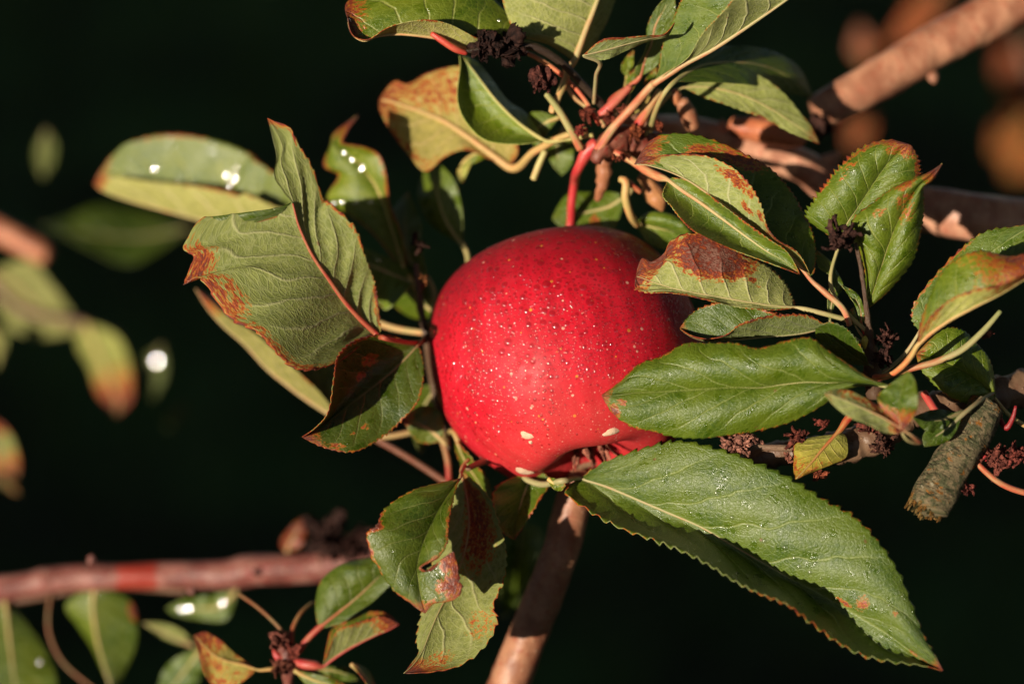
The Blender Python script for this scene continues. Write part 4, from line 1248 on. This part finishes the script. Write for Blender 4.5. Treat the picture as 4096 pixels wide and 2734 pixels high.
dried('dry_blossom', T, 'N', (1190, 1100), 13, 9, 22, 16, (2.2, 2.0, 1.8))
tube('twig', T, 'N', [(1180, 1150, 30, 2.5), (1320, 1155, 32, 3.4), (1450, 1160, 36, 3.4), (1600, 1190, 45, 4)], 'greybark', tint=(.8, .75, .7), seed=20)
dried('dry_blossom', T, 'N', (1480, 1090), 18, 14, 28, 17, (1.2, .6, .5))
dried('dry_blossom', T, 'N', (1690, 985), 12, 8, 24, 18, (1.4, .6, .5), aim=3.0, spread=.6)
dried('dry_blossom', T, 'N', (1990, 1010), 17, 12, 28, 19, (1.3, .65, .55))
dried('dry_blossom', T, 'N', (2080, 1130), 20, 12, 30, 20, (.8, .65, .55))
dried('dry_blossom', T, 'N', (1640, 1330), 12, 8, 30, 22, (2.0, 1.0, .6))
dried('dry_blossom', T, 'N', (1430, 1230), 10, 7, 30, 23, (2.4, 1.8, 1.5))
dried('dry_blossom', T, 'Z', (2290, 1050), 20, 16, 12, 24, (1.5, .85, .75), label='reddish dried blossom beside the cut stub')
dried('dry_blossom', T, 'Z', (2215, 1118), 13, 12, 8, 25, (1.5, .75, .7))
dried('dry_blossom', T, 'Z', (2335, 1040), 18, 12, 10, 26, (1.5, .7, .65))
tube('twig', T, 'Z', [(2120, 900, 50, 4), (2180, 985, 20, 3.6), (2220, 1025, 14, 3.6), (2265, 1052, 12, 3.0)], 'redstalk', (.2, .4), (.9, .9, .95), seed=29)
tube('twig', T, 'Z', [(2240, 1060, 12, 3), (2300, 1110, 14, 3.2), (2349, 1128, 16, 3.2), (2420, 1135, 20, 3.2)], 'stalk', .55, (1, .8, .8), seed=30)
tube('twig', T, 'Z', [(2290, 950, 40, 2.5), (2310, 980, 32, 3.2), (2322, 960, 30, 2.5), (2330, 930, 28, 1.5)], 'redstalk', .5, (.5, .5, .5), seed=31)
dried('dry_scale', T, 'G', (1790, 740), 11, 5, 20, 27, (2.4, 1.5, 1.2), aim=-1.2, spread=.4)
leaf(T, 'I', [((2420, -60),), ((2300, 40), (2349, 80), (2250, -10)), ((2240, 80), (2290, 110), (2190, 60)), ((2200, 125),)], d=(-10, -20), nu=30, teeth=0, edge=.2, tip=.2, tint=(.7, .75, .8), seed=59, stalk=[('Z', 2280, 900, 40, 2)])

# ================================================================ fruit spur above the apple
T = thing('fruit_spur', (*fx('Z', (1390, 310)), 118), 'knobbly red spur above the apple with a fan of leaves and black withered buds', 'fruit spur')
tube('stem', T, 'Z', [(1560, 330, 150, 11), (1480, 330, 135, 13), (1420, 320, 120, 13), (1380, 345, 108, 10), (1365, 370, 104, 6)], 'redbark', tint=(.9, .75, .6), rough=.22, seed=32)
tube('stem', T, 'E', [(240, 140, 130, 7), (250, 300, 135, 8.5), (240, 480, 140, 7), (190, 640, 150, 3)], 'greybark', tint=(1.1, .65, .45), rough=.2, seed=33)
for k, (x, y, q, tn) in enumerate([(1350, 262, 13, (1.6, .7, .5)), (1440, 250, 12, (1.6, .8, .5)), (1330, 300, 10, (2.2, .7, .6)), (1460, 300, 14, (1.8, .9, .4)), (1510, 290, 9, (2.0, .9, .5)), (1420, 360, 10, (1.6, .7, .4)), (1400, 270, 13, (1.2, .5, .35)), (1480, 360, 10, (1.6, .9, .4))]):
    dried('bud_scale', T, 'Z', (x, y), q, 8, 104 - k % 3 * 5, 40 + k, tn, thick=.24)
W1 = leaf(T, 'D', [((690, 700), (680, 690), (705, 690)), ((800, 630), (715, 590), (835, 590)), ((950, 535), (738, 430), (965, 490)), ((1150, 430), (785, 280), (1070, 310)), ((1400, 270), (845, 150), (1195, 170)), ((1650, 100), (900, 20), (1300, 55)), ((1900, -80), (1000, -150), (1450, -130)), ((2100, -250), (1300, -350), (1700, -330)), ((2300, -450),)],
          d=(70, 35, 10, 10), dl=(20, 40, 40), dr=(-14, -34, -30), nu=150, nv=14, teeth=44, tooth=1.6, edge=.32, ew=.6, tip=.5, tint=(1.15, 1.15, 1.2), quilt=.3, seed=61, stalk=[('Z', 1372, 345, 102, 5), ('Z', 1400, 300, 98, 4.6), ('Z', 1450, 245, 90, 4.2), ('Z', 1500, 190, 82, 4)], rib=1.3, rib_burn=(.6, .2), label='tall leaf folded lengthwise, its grey underside turned outward')
leaf(T, 'D', [((75, 468),), ((240, 430), (220, 345), (230, 512)), ((450, 372), (430, 318), (430, 435)), ((640, 325), (630, 303), (640, 345)), ((780, 293), (770, 284), (790, 306)), ((852, 188),)], d=(30, 25), dl=-10, dr=12, top=False, nu=80, teeth=20, tooth=1.4, edge=.6, ew=.7, edge_r=.2, tip=.4, tw=2, tint=(.85, .9, .95), seed=62, rib=.4,
     stalk=[(160, 880, 100, 1.8), (180, 640, 70, 2), (200, 520, 40, 2.4)], label='small grey leaf with an orange saw-toothed rim')
leaf(T, 'D', [((560, 650),), ((600, 500), (515, 590), (720, 540)), ((650, 380), (600, 430), (790, 390)), ((690, 220), (620, 220), (850, 220)), ((760, 80), (700, 60), (860, 80)), ((850, -80),)], d=(110, 80), nu=70, teeth=18, tooth=1.4, edge=.2, tip=.2, tint=(1.0, 1.0, .9), seed=63, stalk=[('Z', 1400, 260, 105, 3.6), (300, 880, 112, 3.4), (480, 730, 114, 3)], rib=.9, rib_burn=(.8, .3))
leaf(T, 'C', [((2125, 515), (2100, 500), (2150, 505)), ((2175, 390), (1900, 375), (2280, 400)), ((2230, 240), (1650, 300), (2400, 200)), ((2290, 90), (1545, 100), (2470, 20)), ((2350, -80), (1515, -90), (2520, -120)), ((2390, -280), (1620, -300), (2520, -300)), ((2400, -480),)], d=(105, 90), dl=-12, dr=40, bl=-8, top=False, nu=90, teeth=0, edge=.3, ew=1, tip=.3, tint=(1.1, 1.08, 1.0), seed=64,
     stalk=[('Z', 1385, 290, 115, 2.2), (2330, 1000, 118, 2.2), (2080, 760, 115, 2.0), (2060, 640, 112, 2.2)], rib=1.5, rib_burn=(.45, .35), label='broad pale leaf underside cut by the top of the picture')
W5 = leaf(T, 'C', [((1420, 390), (1400, 360), (1440, 380)), ((1200, 405), (1260, 305), (1650, 240)), ((1000, 332), (1060, 205), (1500, 40)), ((800, 300), (860, 168), (1300, -110)), ((600, 288), (640, 200), (1000, -200)), ((430, 312), (500, 255), (600, -150)), ((330, 346), (370, 335), (350, -60)), ((235, 290), (250, 310), (195, 10)), ((195, 150),)],
          d=(85, 60, 50), dl=-26, dr=30, br=-10, nu=90, teeth=0, edge=.38, ew=1.0, tip=.85, tw=8, tint=(1.45, 1.3, 1.25), seed=65, stalk=[('Z', 1375, 285, 116, 2), (2200, 820, 112, 2.2), (1700, 440, 100, 2.2)], rib=.8, rib_burn=(.7, .3), label='glossy leaf above the black buds, its tip scorched red')
leaf_drops(W5, [(1, .93, .35, .8, 6), (1, .25, .7, .8, 4)], .95)
leaf(T, 'C', [((1560, 1425),), ((1350, 1270), (1390, 1350), (1650, 1240)), ((1150, 1125), (1150, 1285), (1470, 900)), ((1050, 1060), (1010, 1350), (1380, 740)), ((950, 1010), (870, 1465), (1290, 610)), ((800, 950), (690, 1290), (1110, 565)), ((680, 910), (560, 1120), (880, 620)), ((560, 870), (490, 990), (690, 715)), ((500, 860), (462, 920), (570, 705)), ((462, 850),)],
     d=(190, 215), dl=-12, dr=-12, top=False, nu=90, teeth=0, edge=.5, ew=2.0, tip=.55, tw=9, blobs=[(.72, .5, .3, .6, .42), (.7, -.95, .3, .3, .34), (.4, .9, .3, .3, .34)], tint=(1.3, 1.0, .8), seed=66, stalk=[('Z', 1345, 300, 112, 3.6), (2090, 1150, 118, 3.6), (1800, 1290, 150, 3.8)], rib=1.7, rib_burn=(.3, .3), label='blurred leaf turning orange and red')
leaf(T, 'C', [((1868, 1200),), ((1650, 1050), (1600, 1230), (1725, 975)), ((1450, 850), (1310, 1160), (1545, 840)), ((1320, 680), (1150, 935), (1410, 660)), ((1230, 560), (1132, 740), (1310, 540)), ((1185, 500), (1155, 560), (1240, 490)), ((1146, 462),)], d=(125, 130), dl=-22, dr=26, bl=16, nu=90, teeth=0, edge=.12, tip=.2, tint=(1.45, 1.4, 1.1), seed=67, stalk=[('Z', 1360, 310, 116, 2.4), (2050, 1190, 122, 2.4)], rib=.8, rib_burn=(.2, .1), label='bright green leaf with a white sheen in front of the orange one')
leaf(T, 'C', [((2000, 1000),), ((1860, 1060), (1870, 1190), (1760, 960)), ((1780, 1130), (1860, 1250), (1700, 1080)), ((1780, 1240),)], d=(150, 160), nu=30, teeth=0, edge=0, tip=0, tint=(1.1, 1.1, .8), seed=68)
leaf(T, 'C', [((2050, 1080),), ((1980, 1250), (2120, 1250), (1900, 1220)), ((1990, 1380), (2110, 1400), (1910, 1350)), ((2020, 1500),)], d=(190, 190), nu=30, teeth=0, edge=0, tip=0, tint=(1.1, 1.1, .9), seed=69)
leaf(T, 'C', [((1500, 1290), (1500, 1280), (1500, 1300)), ((1250, 1330), (1250, 1400), (1300, 1280)), ((1170, 1400), (1140, 1440), (1230, 1440)), ((1170, 1560),)], d=(205, 205), nu=30, teeth=0, edge=.3, tip=.1, tint=(1.4, 1.3, .9), seed=70)
dried('black_bud', T, 'C', (1370, 370), 20, 22, 62, 50, (.22, .16, .15), label='black withered bud on the dark twig', thick=.3)
dried('black_bud', T, 'C', (1570, 390), 24, 24, 64, 51, (.22, .17, .15), thick=.3)
dried('black_bud', T, 'C', (1850, 600), 24, 18, 62, 52, (.75, .45, .42), aim=1.5, spread=.25, thick=.2)
tube('twig', T, 'C', [(1200, 440, 64, 2), (1500, 400, 68, 4), (1750, 390, 70, 4.5), (2000, 520, 80, 4), (2200, 720, 95, 4), (2400, 930, 112, 4.5)], 'greybark', tint=(.12, .11, .11), seed=34)
tube('leaf_stalk', T, 'C', [(910, 285, 58, 2.4), (1000, 345, 58, 3.6), (1120, 420, 60, 3.6), (1210, 455, 64, 2.4)], 'redstalk', .2, (1, .8, .7), seed=35)
tube('leaf_stalk', T, 'C', [(2185, 1275, 104, 4), (2080, 1080, 98, 3.8), (1990, 930, 94, 3.6), (1890, 800, 90, 3)], 'stalk', (.6, .1), (.95, 1, .85), seed=36)
tube('leaf_stalk', T, 'C', [(1780, 1530, 130, 3.4), (1830, 1400, 128, 3.6), (1880, 1290, 124, 3.2)], 'stalk', .3, (1.3, 1.3, 1.1), seed=37)
tube('leaf_stalk', T, 'C', [(1935, 960, 98, 3), (1990, 830, 100, 4.2), (2050, 690, 104, 3.4), (2065, 560, 108, 4)], 'stalk', .4, (1.3, 1.1, .9), rough=.3, seed=38)
tube('leaf_stalk', T, 'D', [(220, 980, 108, 5), (330, 880, 104, 4.6), (470, 740, 104, 3.6)], 'redstalk', (.2, 0), (1.0, 1.1, 1.1), seed=39)
tube('leaf_stalk', T, 'D', [(510, 1120, 112, 5), (580, 1000, 108, 5), (660, 880, 106, 4), (730, 770, 106, 3.6)], 'stalk', (.85, .3), (1.1, 1, .9), seed=40)
tube('leaf_stalk', T, 'E', [(380, 460, 120, 3), (420, 470, 118, 4.2), (430, 620, 120, 4.2), (470, 760, 130, 3.8), (530, 850, 150, 3.4)], 'stalk', .35, (1.25, 1.05, .8), seed=41)
tube('leaf_stalk', T, 'E', [(400, 470, 118, 2.4), (480, 510, 122, 2.6), (560, 570, 126, 2.6)], 'stalk', .65, (1, .8, .7), seed=42)
tube('fat_bud', T, 'E', [(560, 430, 150, 4), (640, 520, 148, 8), (690, 600, 146, 10), (720, 670, 144, 8), (745, 730, 144, 2)], 'greybark', tint=(1.3, .85, .5), rough=.16, seed=43, label='round tan fruit bud behind the stalks')
leaf(T, 'E', [((430, 600),), ((300, 690), (330, 890), (300, 570)), ((120, 740), (130, 960), (110, 570)), ((-60, 780), (-20, 960), (-80, 600)), ((-200, 800),)], d=(185, 190), dl=-10, dr=10, nu=50, teeth=0, edge=.2, tip=.2, blobs=[(.45, -.4, .08, .3, .5)], tint=(1.1, 1.1, 1.0), seed=71, stalk=[(390, 450, 125, 2.4)])
leaf(T, 'E', [((520, 830),), ((650, 865), (640, 745), (620, 1000)), ((800, 900), (830, 765), (780, 1060)), ((930, 935), (960, 865), (920, 1020)), ((1030, 965),)], d=(165, 150), dl=-10, dr=-6, bl=-10, nu=60, teeth=0, edge=.1, tip=.2, tint=(1.35, 1.3, 1.1), seed=72, stalk=[(500, 800, 152, 3)], label='small bright leaf peeping over the apple shoulder')
V1 = leaf(T, 'D', [((935, 747),), ((1100, 742), (1110, 638), (1085, 822)), ((1300, 775), (1320, 588), (1290, 890)), ((1500, 842), (1545, 630), (1450, 950)), ((1700, 945), (1755, 768), (1620, 1012)), ((1880, 1065), (1915, 950), (1830, 1125)), ((1990, 1140), (2010, 1070), (1970, 1180)), ((2090, 1228),)],
          d=(130, 135), dl=8, dr=-6, top=False, nu=90, teeth=16, tooth=1.3, edge=.4, ew=.8, tip=.45, tw=6, tint=(1.15, 1.15, 1.0), seed=73, stalk=[('Z', 1480, 310, 125, 3), (760, 850, 128, 2.4)], rib=.4, label='pale leaf split by a dark band of shadow')
leaf(T, 'D', [((850, 700),), ((1050, 570), (1030, 450), (1150, 700)), ((1350, 530), (1330, 390), (1450, 720)), ((1700, 590), (1720, 450), (1650, 760)), ((1900, 700), (1930, 600), (1830, 800)), ((2030, 830),)], d=(60, 215), dl=14, dr=-4, nu=50, teeth=0, edge=0, tip=0, tint=(.9, .95, .8), seed=74, stalk=[('Z', 1490, 310, 140, 3)])
tube('short_stub', T, 'D', [(1010, 1080, 150, 8), (960, 960, 140, 8.5), (910, 860, 132, 6.5)], 'bark', tint=(1, .85, .7), rough=.1, seed=44)
tube('short_stub', T, 'D', [(880, 880, 135, 4), (860, 810, 130, 6), (850, 760, 128, 3)], 'bark', tint=(1.1, .8, .55), rough=.15, seed=45)
for k, (x, y) in enumerate([(440, 560), (470, 700), (640, 700)]):
    leaf(T, 'D', [((x, y + 90),), ((x + 10, y), (x - 45, y + 20), (x + 55, y)), ((x + 30, y - 70), (x - 10, y - 60), (x + 60, y - 60)), ((x + 60, y - 130),)], d=(140, 140), nu=30, teeth=0, edge=.3, tip=.4, tw=3, tint=(1.4, 1.3, .8), seed=75 + k, rib=.3, stalk=[('Z', 1400, 280, 118, 1.8)])

# ================================================================ bottom sprig
T = thing('bottom_sprig', (*fx('L', (970, 1330)), 150), 'small sprig below the bare branch with leaves fanning from a red-brown bud', 'leafy shoot')
tube('stem', T, 'L', [(1000, 1750, 165, 5), (965, 1560, 158, 5.5), (968, 1440, 150, 6.5), (960, 1330, 148, 8), (930, 1240, 146, 7), (900, 1160, 146, 3)], 'redbark', tint=(.8, .7, .65), rough=.2, seed=46)
dried('bud_scale', T, 'L', (900, 1200), 15, 12, 140, 60, (1.4, .9, .8), thick=.24)
dried('bud_scale', T, 'L', (1000, 1280), 13, 8, 138, 61, (1.6, .7, .6), thick=.24)
dried('bud_scale', T, 'L', (920, 1400), 15, 10, 140, 62, (1.3, .8, .6), thick=.24)
leaf(T, 'L', [((1245, 1080), (1225, 1075), (1260, 1085)), ((1380, 970), (1200, 880), (1420, 1045)), ((1500, 875), (1235, 710), (1550, 955)), ((1620, 770), (1330, 600), (1690, 865)), ((1740, 655), (1460, 530), (1830, 730)), ((1860, 560), (1650, 490), (1960, 620)), ((2000, 440),)], d=(140, 150), dl=10, dr=-10, bl=-10, nu=80, teeth=0, edge=.22, tip=.3, tint=(.85, .85, .85), seed=81,
     stalk=[(1010, 1340, 146, 3.4), (1070, 1270, 143, 3.6), (1150, 1170, 141, 3.2)], rib=1.2, rib_burn=(.9, .15), label='oval green leaf on a pink stalk behind the torn leaf')
leaf(T, 'L', [((1265, 1412),), ((1340, 1355), (1300, 1230), (1320, 1250)), ((1460, 1275), (1345, 1095), (1385, 1110)), ((1600, 1200), (1500, 1005), (1510, 1060)), ((1725, 1140), (1690, 945), (1660, 1010)), ((1850, 1088), (1840, 980), (1810, 1000)), ((1912, 1050),)], d=(140, 130), dl=24, dr=-20, nu=70, teeth=18, tooth=1.4, edge=.5, ew=1.6, tip=.75, tw=7, tint=(.85, .82, .8), seed=82, stalk=[(1030, 1370, 146, 4), (1110, 1395, 142, 5.5), (1200, 1405, 140, 5)], rib=.7, rib_mat='redstalk', rib_burn=(.2, .3),
     label='folded leaf with a red speckled edge on a short red stalk')
leaf(T, 'L', [((695, 1442),), ((580, 1400), (600, 1530), (600, 1368)), ((450, 1370), (480, 1590), (500, 1295)), ((340, 1320), (330, 1580), (400, 1200)), ((260, 1250), (230, 1430), (310, 1140)), ((205, 1190), (195, 1260), (240, 1120)), ((160, 1150),)], d=(150, 165), dl=-10, dr=10, top=False, nu=70, teeth=0, edge=.45, ew=2.5, tip=.6, tw=10, blobs=[(.5, -.3, .15, .3, .42), (.3, -.5, .08, .15, .55), (.75, .7, .25, .5, .55), (.55, -.85, .3, .3, .4)], tint=(1.15, .9, .6), seed=83, stalk=[(920, 1425, 148, 2), (800, 1440, 148, 2)], rib=.5, rib_burn=(.4, .3),
     label='orange and yellow autumn leaf on the bottom sprig')
tube('leaf_stalk', T, 'L', [(970, 1180, 148, 2), (870, 1060, 155, 1.8), (720, 920, 170, 1.8), (550, 800, 190, 1.6)], 'stalk', .5, (.5, .45, .4), seed=47)
tube('leaf_stalk', T, 'L', [(985, 1230, 148, 4), (1000, 1110, 152, 2.4), (1060, 980, 160, 2.2), (1180, 870, 180, 2)], 'stalk', (.8, .3), (.6, .55, .45), seed=48)
tube('leaf_stalk', T, 'L', [(930, 1380, 148, 4.5), (870, 1320, 146, 4), (840, 1270, 146, 1.5)], 'redstalk', .3, (.8, .8, .8), seed=49)
leaf(T, 'L', [((1020, 1450),), ((1180, 1530), (1200, 1480), (1150, 1590)), ((1350, 1580), (1400, 1540), (1320, 1640)), ((1500, 1620),)], d=(140, 130), nu=40, teeth=0, edge=.3, tip=.6, tw=6, tint=(1.1, 1.0, .7), seed=84)
leaf(T, 'L', [((1200, 1430),), ((1350, 1450), (1380, 1410), (1330, 1510)), ((1480, 1490), (1490, 1450), (1460, 1540)), ((1560, 1530),)], d=(180, 190), nu=40, teeth=0, edge=.2, tip=.2, tint=(.9, .9, .7), seed=85)
leaf(T, 'L', [((1510, 1390), (1510, 1380), (1510, 1400)), ((1600, 1470), (1640, 1440), (1590, 1500)), ((1680, 1570), (1700, 1550), (1650, 1580)), ((1760, 1700),)], d=(130, 130), dl=30, dr=-10, nu=40, teeth=0, edge=.5, ew=2, tip=.4, tint=(1.0, .85, .7), seed=86)

# ================================================================ leaves under the bare branch
DOFF = 110
T = thing('shaded_shoot', (*fx('K', (700, 830)), 300), 'blurred green leaves hanging under the bare branch', 'leafy shoot')
tube('stem', T, 'K', [(-200, 990, 320, 5), (300, 900, 310, 5), (700, 830, 302, 5), (1400, 860, 300, 5)], 'greybark', tint=(.6, .5, .45), seed=50)
Y1 = leaf(T, 'K', [((40, 930),), ((60, 1120), (210, 1120), (-150, 1120)), ((80, 1300), (340, 1310), (-200, 1300)), ((100, 1480), (415, 1480), (-150, 1500)), ((130, 1700), (400, 1680), (-50, 1700)), ((180, 1900),)], d=(300, 290), dl=18, dr=-8, nu=50, teeth=0, edge=.1, tip=.3, tint=(1.0, .95, .7), seed=91, label='blurred leaf at the lower left corner')
leaf_drops(Y1, [(0, .5, .6, 1.5, 18)], 1.0)
leaf(T, 'K', [((720, 820),), ((700, 960), (980, 940), (500, 960)), ((715, 1120), (1032, 1130), (580, 1120)), ((745, 1290), (1020, 1290), (690, 1280)), ((790, 1440), (950, 1450), (770, 1450)), ((850, 1640),)], d=(300, 290), dl=16, dr=26, nu=50, teeth=0, edge=.15, tip=.3, blobs=[(.25, -.95, .08, .15, .7)], tint=(1.0, .95, .7), seed=92, label='blurred leaf pointing down, its left half dark')
Y3 = leaf(T, 'K', [((1780, 860),), ((1650, 980), (1700, 1080), (1640, 890)), ((1480, 1000), (1500, 1080), (1500, 910)), ((1350, 1010), (1370, 1070), (1360, 940)), ((1250, 1000),)], d=(320, 320), nu=50, teeth=0, edge=.05, tip=.1, tint=(1.1, 1.1, .9), seed=93, label='blurred leaf with three bright water drops under the bare branch')
leaf_drops(Y3, [(0, .72, .1, 1.9, 17), (1, .82, .1, 1.9, 15), (1, .28, .2, 1.9, 14)], 1.0)
leaf(T, 'K', [((1460, 1275),), ((1320, 1220), (1310, 1250), (1370, 1170)), ((1180, 1150), (1170, 1175), (1220, 1110)), ((1080, 1105),)], d=(290, 290), top=False, nu=40, teeth=0, edge=.05, tip=.1, tint=(.85, .85, .75), seed=94)
leaf(T, 'K', [((1520, 1290),), ((1440, 1400), (1520, 1450), (1340, 1360)), ((1340, 1530), (1480, 1560), (1220, 1480)), ((1200, 1700),)], d=(260, 260), nu=40, teeth=0, edge=.15, tip=.1, tint=(.95, 1.0, .7), seed=95)
tube('leaf_stalk', T, 'K', [(380, 900, 300, 1.4), (370, 1180, 295, 1.5), (450, 1370, 290, 1.5), (650, 1560, 285, 1.5), (760, 1640, 285, 1.5)], 'stalk', .5, (.55, .5, .45), seed=51)
Tb = leftbranch
dried('withered_bud', Tb, 'L', (1330, 300), 34, 22, 262, 63, (.28, .22, .2), label='black shrivelled remains on the end of the bare branch')
dried('withered_bud', Tb, 'L', (1560, 380), 26, 16, 255, 64, (.35, .25, .22))
leaf(Tb, 'L', [((960, 440),), ((980, 370), (900, 380), (1070, 390)), ((1030, 280), (950, 270), (1115, 290)), ((1085, 150),)], d=(285, 285), nu=30, teeth=0, edge=.6, ew=9, tip=.7, tw=20, tint=(.8, .7, .6), seed=96, label='small withered red-brown leaf on the bare branch')

# ================================================================ far shoots at the left
DOFF = 400
T = thing('distant_shoot', (*fx('M', (-60, 420)), 470), 'very blurred yellow-green leaves in the dark at the left edge', 'leafy shoot')
tube('stem', T, 'M', [(-300, 300, 500, 6), (-60, 420, 475, 6), (100, 560, 470, 5), (430, 640, 460, 4), (620, 700, 460, 3)], 'greybark', tint=(.5, .4, .35), seed=52)
leaf(T, 'M', [((-60, 380),), ((60, 430), (0, 600), (140, 310)), ((180, 540), (90, 690), (260, 430)), ((300, 630), (230, 720), (360, 560)), ((420, 690),)], d=(470, 470), nu=40, teeth=0, edge=.1, tip=.1, tint=(.85, .8, .7), seed=101)
leaf(T, 'M', [((450, 640),), ((490, 740), (400, 740), (600, 700)), ((540, 860), (470, 880), (670, 820)), ((590, 980), (510, 1000), (690, 960)), ((620, 1060), (550, 1060), (680, 1050)), ((600, 1130),)], d=(450, 450), nu=40, teeth=0, edge=.1, tip=.75, tw=14, tint=(1.1, 1.05, .75), seed=102, label='blurred leaf with a red tip')
leaf(T, 'M', [((990, 140),), ((750, 190), (700, 330), (750, 60)), ((500, 180), (480, 260), (500, 30)), ((330, 160), (340, 190), (350, 90)), ((220, 130),)], d=(480, 470), dl=-20, dr=30, nu=40, teeth=0, edge=.1, tip=.1, tint=(.42, .45, .35), seed=103, label='dim green leaf behind the folded pale leaf')  # low tint stands in for the shadow this leaf lies in
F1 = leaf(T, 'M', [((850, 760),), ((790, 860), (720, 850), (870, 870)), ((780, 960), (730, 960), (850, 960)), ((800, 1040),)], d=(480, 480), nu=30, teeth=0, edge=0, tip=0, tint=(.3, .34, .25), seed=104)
leaf_drops(F1, [(1, .32, .15, 2.6, 30), (0, .62, .6, 2.4, 18)], 1.0)
leaf(T, 'M', [((-120, 1100),), ((-40, 1220), (-120, 1300), (30, 1190)), ((20, 1350), (-60, 1400), (95, 1340)), ((95, 1440),)], d=(300, 300), nu=40, teeth=0, edge=.65, ew=4, tip=.7, tw=8, tint=(.8, .8, .7), seed=105, label='orange-edged leaf tip at the left edge')
leaf(T, 'M', [((-60, 1430),), ((10, 1465), (0, 1480), (20, 1445)), ((70, 1510), (60, 1520), (80, 1500)), ((105, 1535),)], d=(320, 320), nu=20, teeth=0, edge=.4, ew=3, tip=.5, tint=(.5, .45, .4), seed=106)
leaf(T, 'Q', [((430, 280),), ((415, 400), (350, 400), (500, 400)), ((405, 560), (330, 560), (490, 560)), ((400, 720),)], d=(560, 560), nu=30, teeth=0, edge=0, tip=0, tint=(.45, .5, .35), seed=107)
leaf(T, 'M', [((-80, 660),), ((-20, 700), (-50, 720), (20, 690)), ((0, 780), (-40, 800), (25, 770)), ((-20, 880),)], d=(420, 420), nu=20, teeth=0, edge=.1, tip=.1, tint=(.8, .8, .6), seed=108)
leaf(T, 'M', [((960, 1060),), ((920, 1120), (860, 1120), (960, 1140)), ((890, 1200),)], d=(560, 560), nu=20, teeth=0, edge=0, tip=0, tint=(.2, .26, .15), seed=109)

# ================================================================ far shoot at the upper right
DOFF = 1300
T = thing('autumn_shoot', (*fx('O', (2500, 900)), 900), 'very blurred red and orange leaves behind the thick branch', 'leafy shoot')
tube('stem', T, 'O', [(2700, 1500, 920, 6), (2500, 900, 900, 6), (2300, 300, 880, 5), (1500, -150, 600, 4)], 'greybark', tint=(.5, .4, .35), seed=53)
leaf(T, 'O', [((1680, -120),), ((1560, 20), (1420, -20), (1660, 40)), ((1420, 180), (1290, 150), (1530, 240)), ((1280, 300), (1200, 280), (1360, 360)), ((1120, 400),)], d=(420, 400), nu=30, teeth=0, edge=.58, ew=200, tip=.6, tw=90, tint=(.5, .4, .3), seed=111, label='blurred dark red leaf above the thick branch')
leaf(T, 'O', [((1000, 560),), ((960, 460), (880, 460), (1090, 440)), ((950, 330), (880, 340), (1030, 330)), ((940, 200),)], d=(420, 420), nu=30, teeth=0, edge=.58, ew=200, tip=.6, tw=90, tint=(.5, .4, .3), seed=112)
leaf(T, 'O', [((1020, 900),), ((960, 1020), (880, 1000), (1060, 1030)), ((920, 1150), (830, 1130), (1010, 1170)), ((860, 1300),)], d=(480, 480), nu=30, teeth=0, edge=.58, ew=200, tip=.6, tw=90, tint=(.5, .4, .3), seed=113)
for k, (x, y, q) in enumerate([(2280, 500, .6), (2330, 760, .5), (2250, 1150, .42), (2360, 1330, .4), (2400, 980, .5)]):
    leaf(T, 'O', [((x + 160, y - 180),), ((x + 60, y - 60), (x - 90, y - 110), (x + 170, y + 40)), ((x - 40, y + 60), (x - 170, y - 10), (x + 70, y + 160)), ((x - 170, y + 190),)], d=(900 + 30 * k, 880 + 30 * k), nu=30, teeth=0, edge=q, ew=60, tip=q, tw=120, tint=(.42, .38, .3), seed=120 + k)
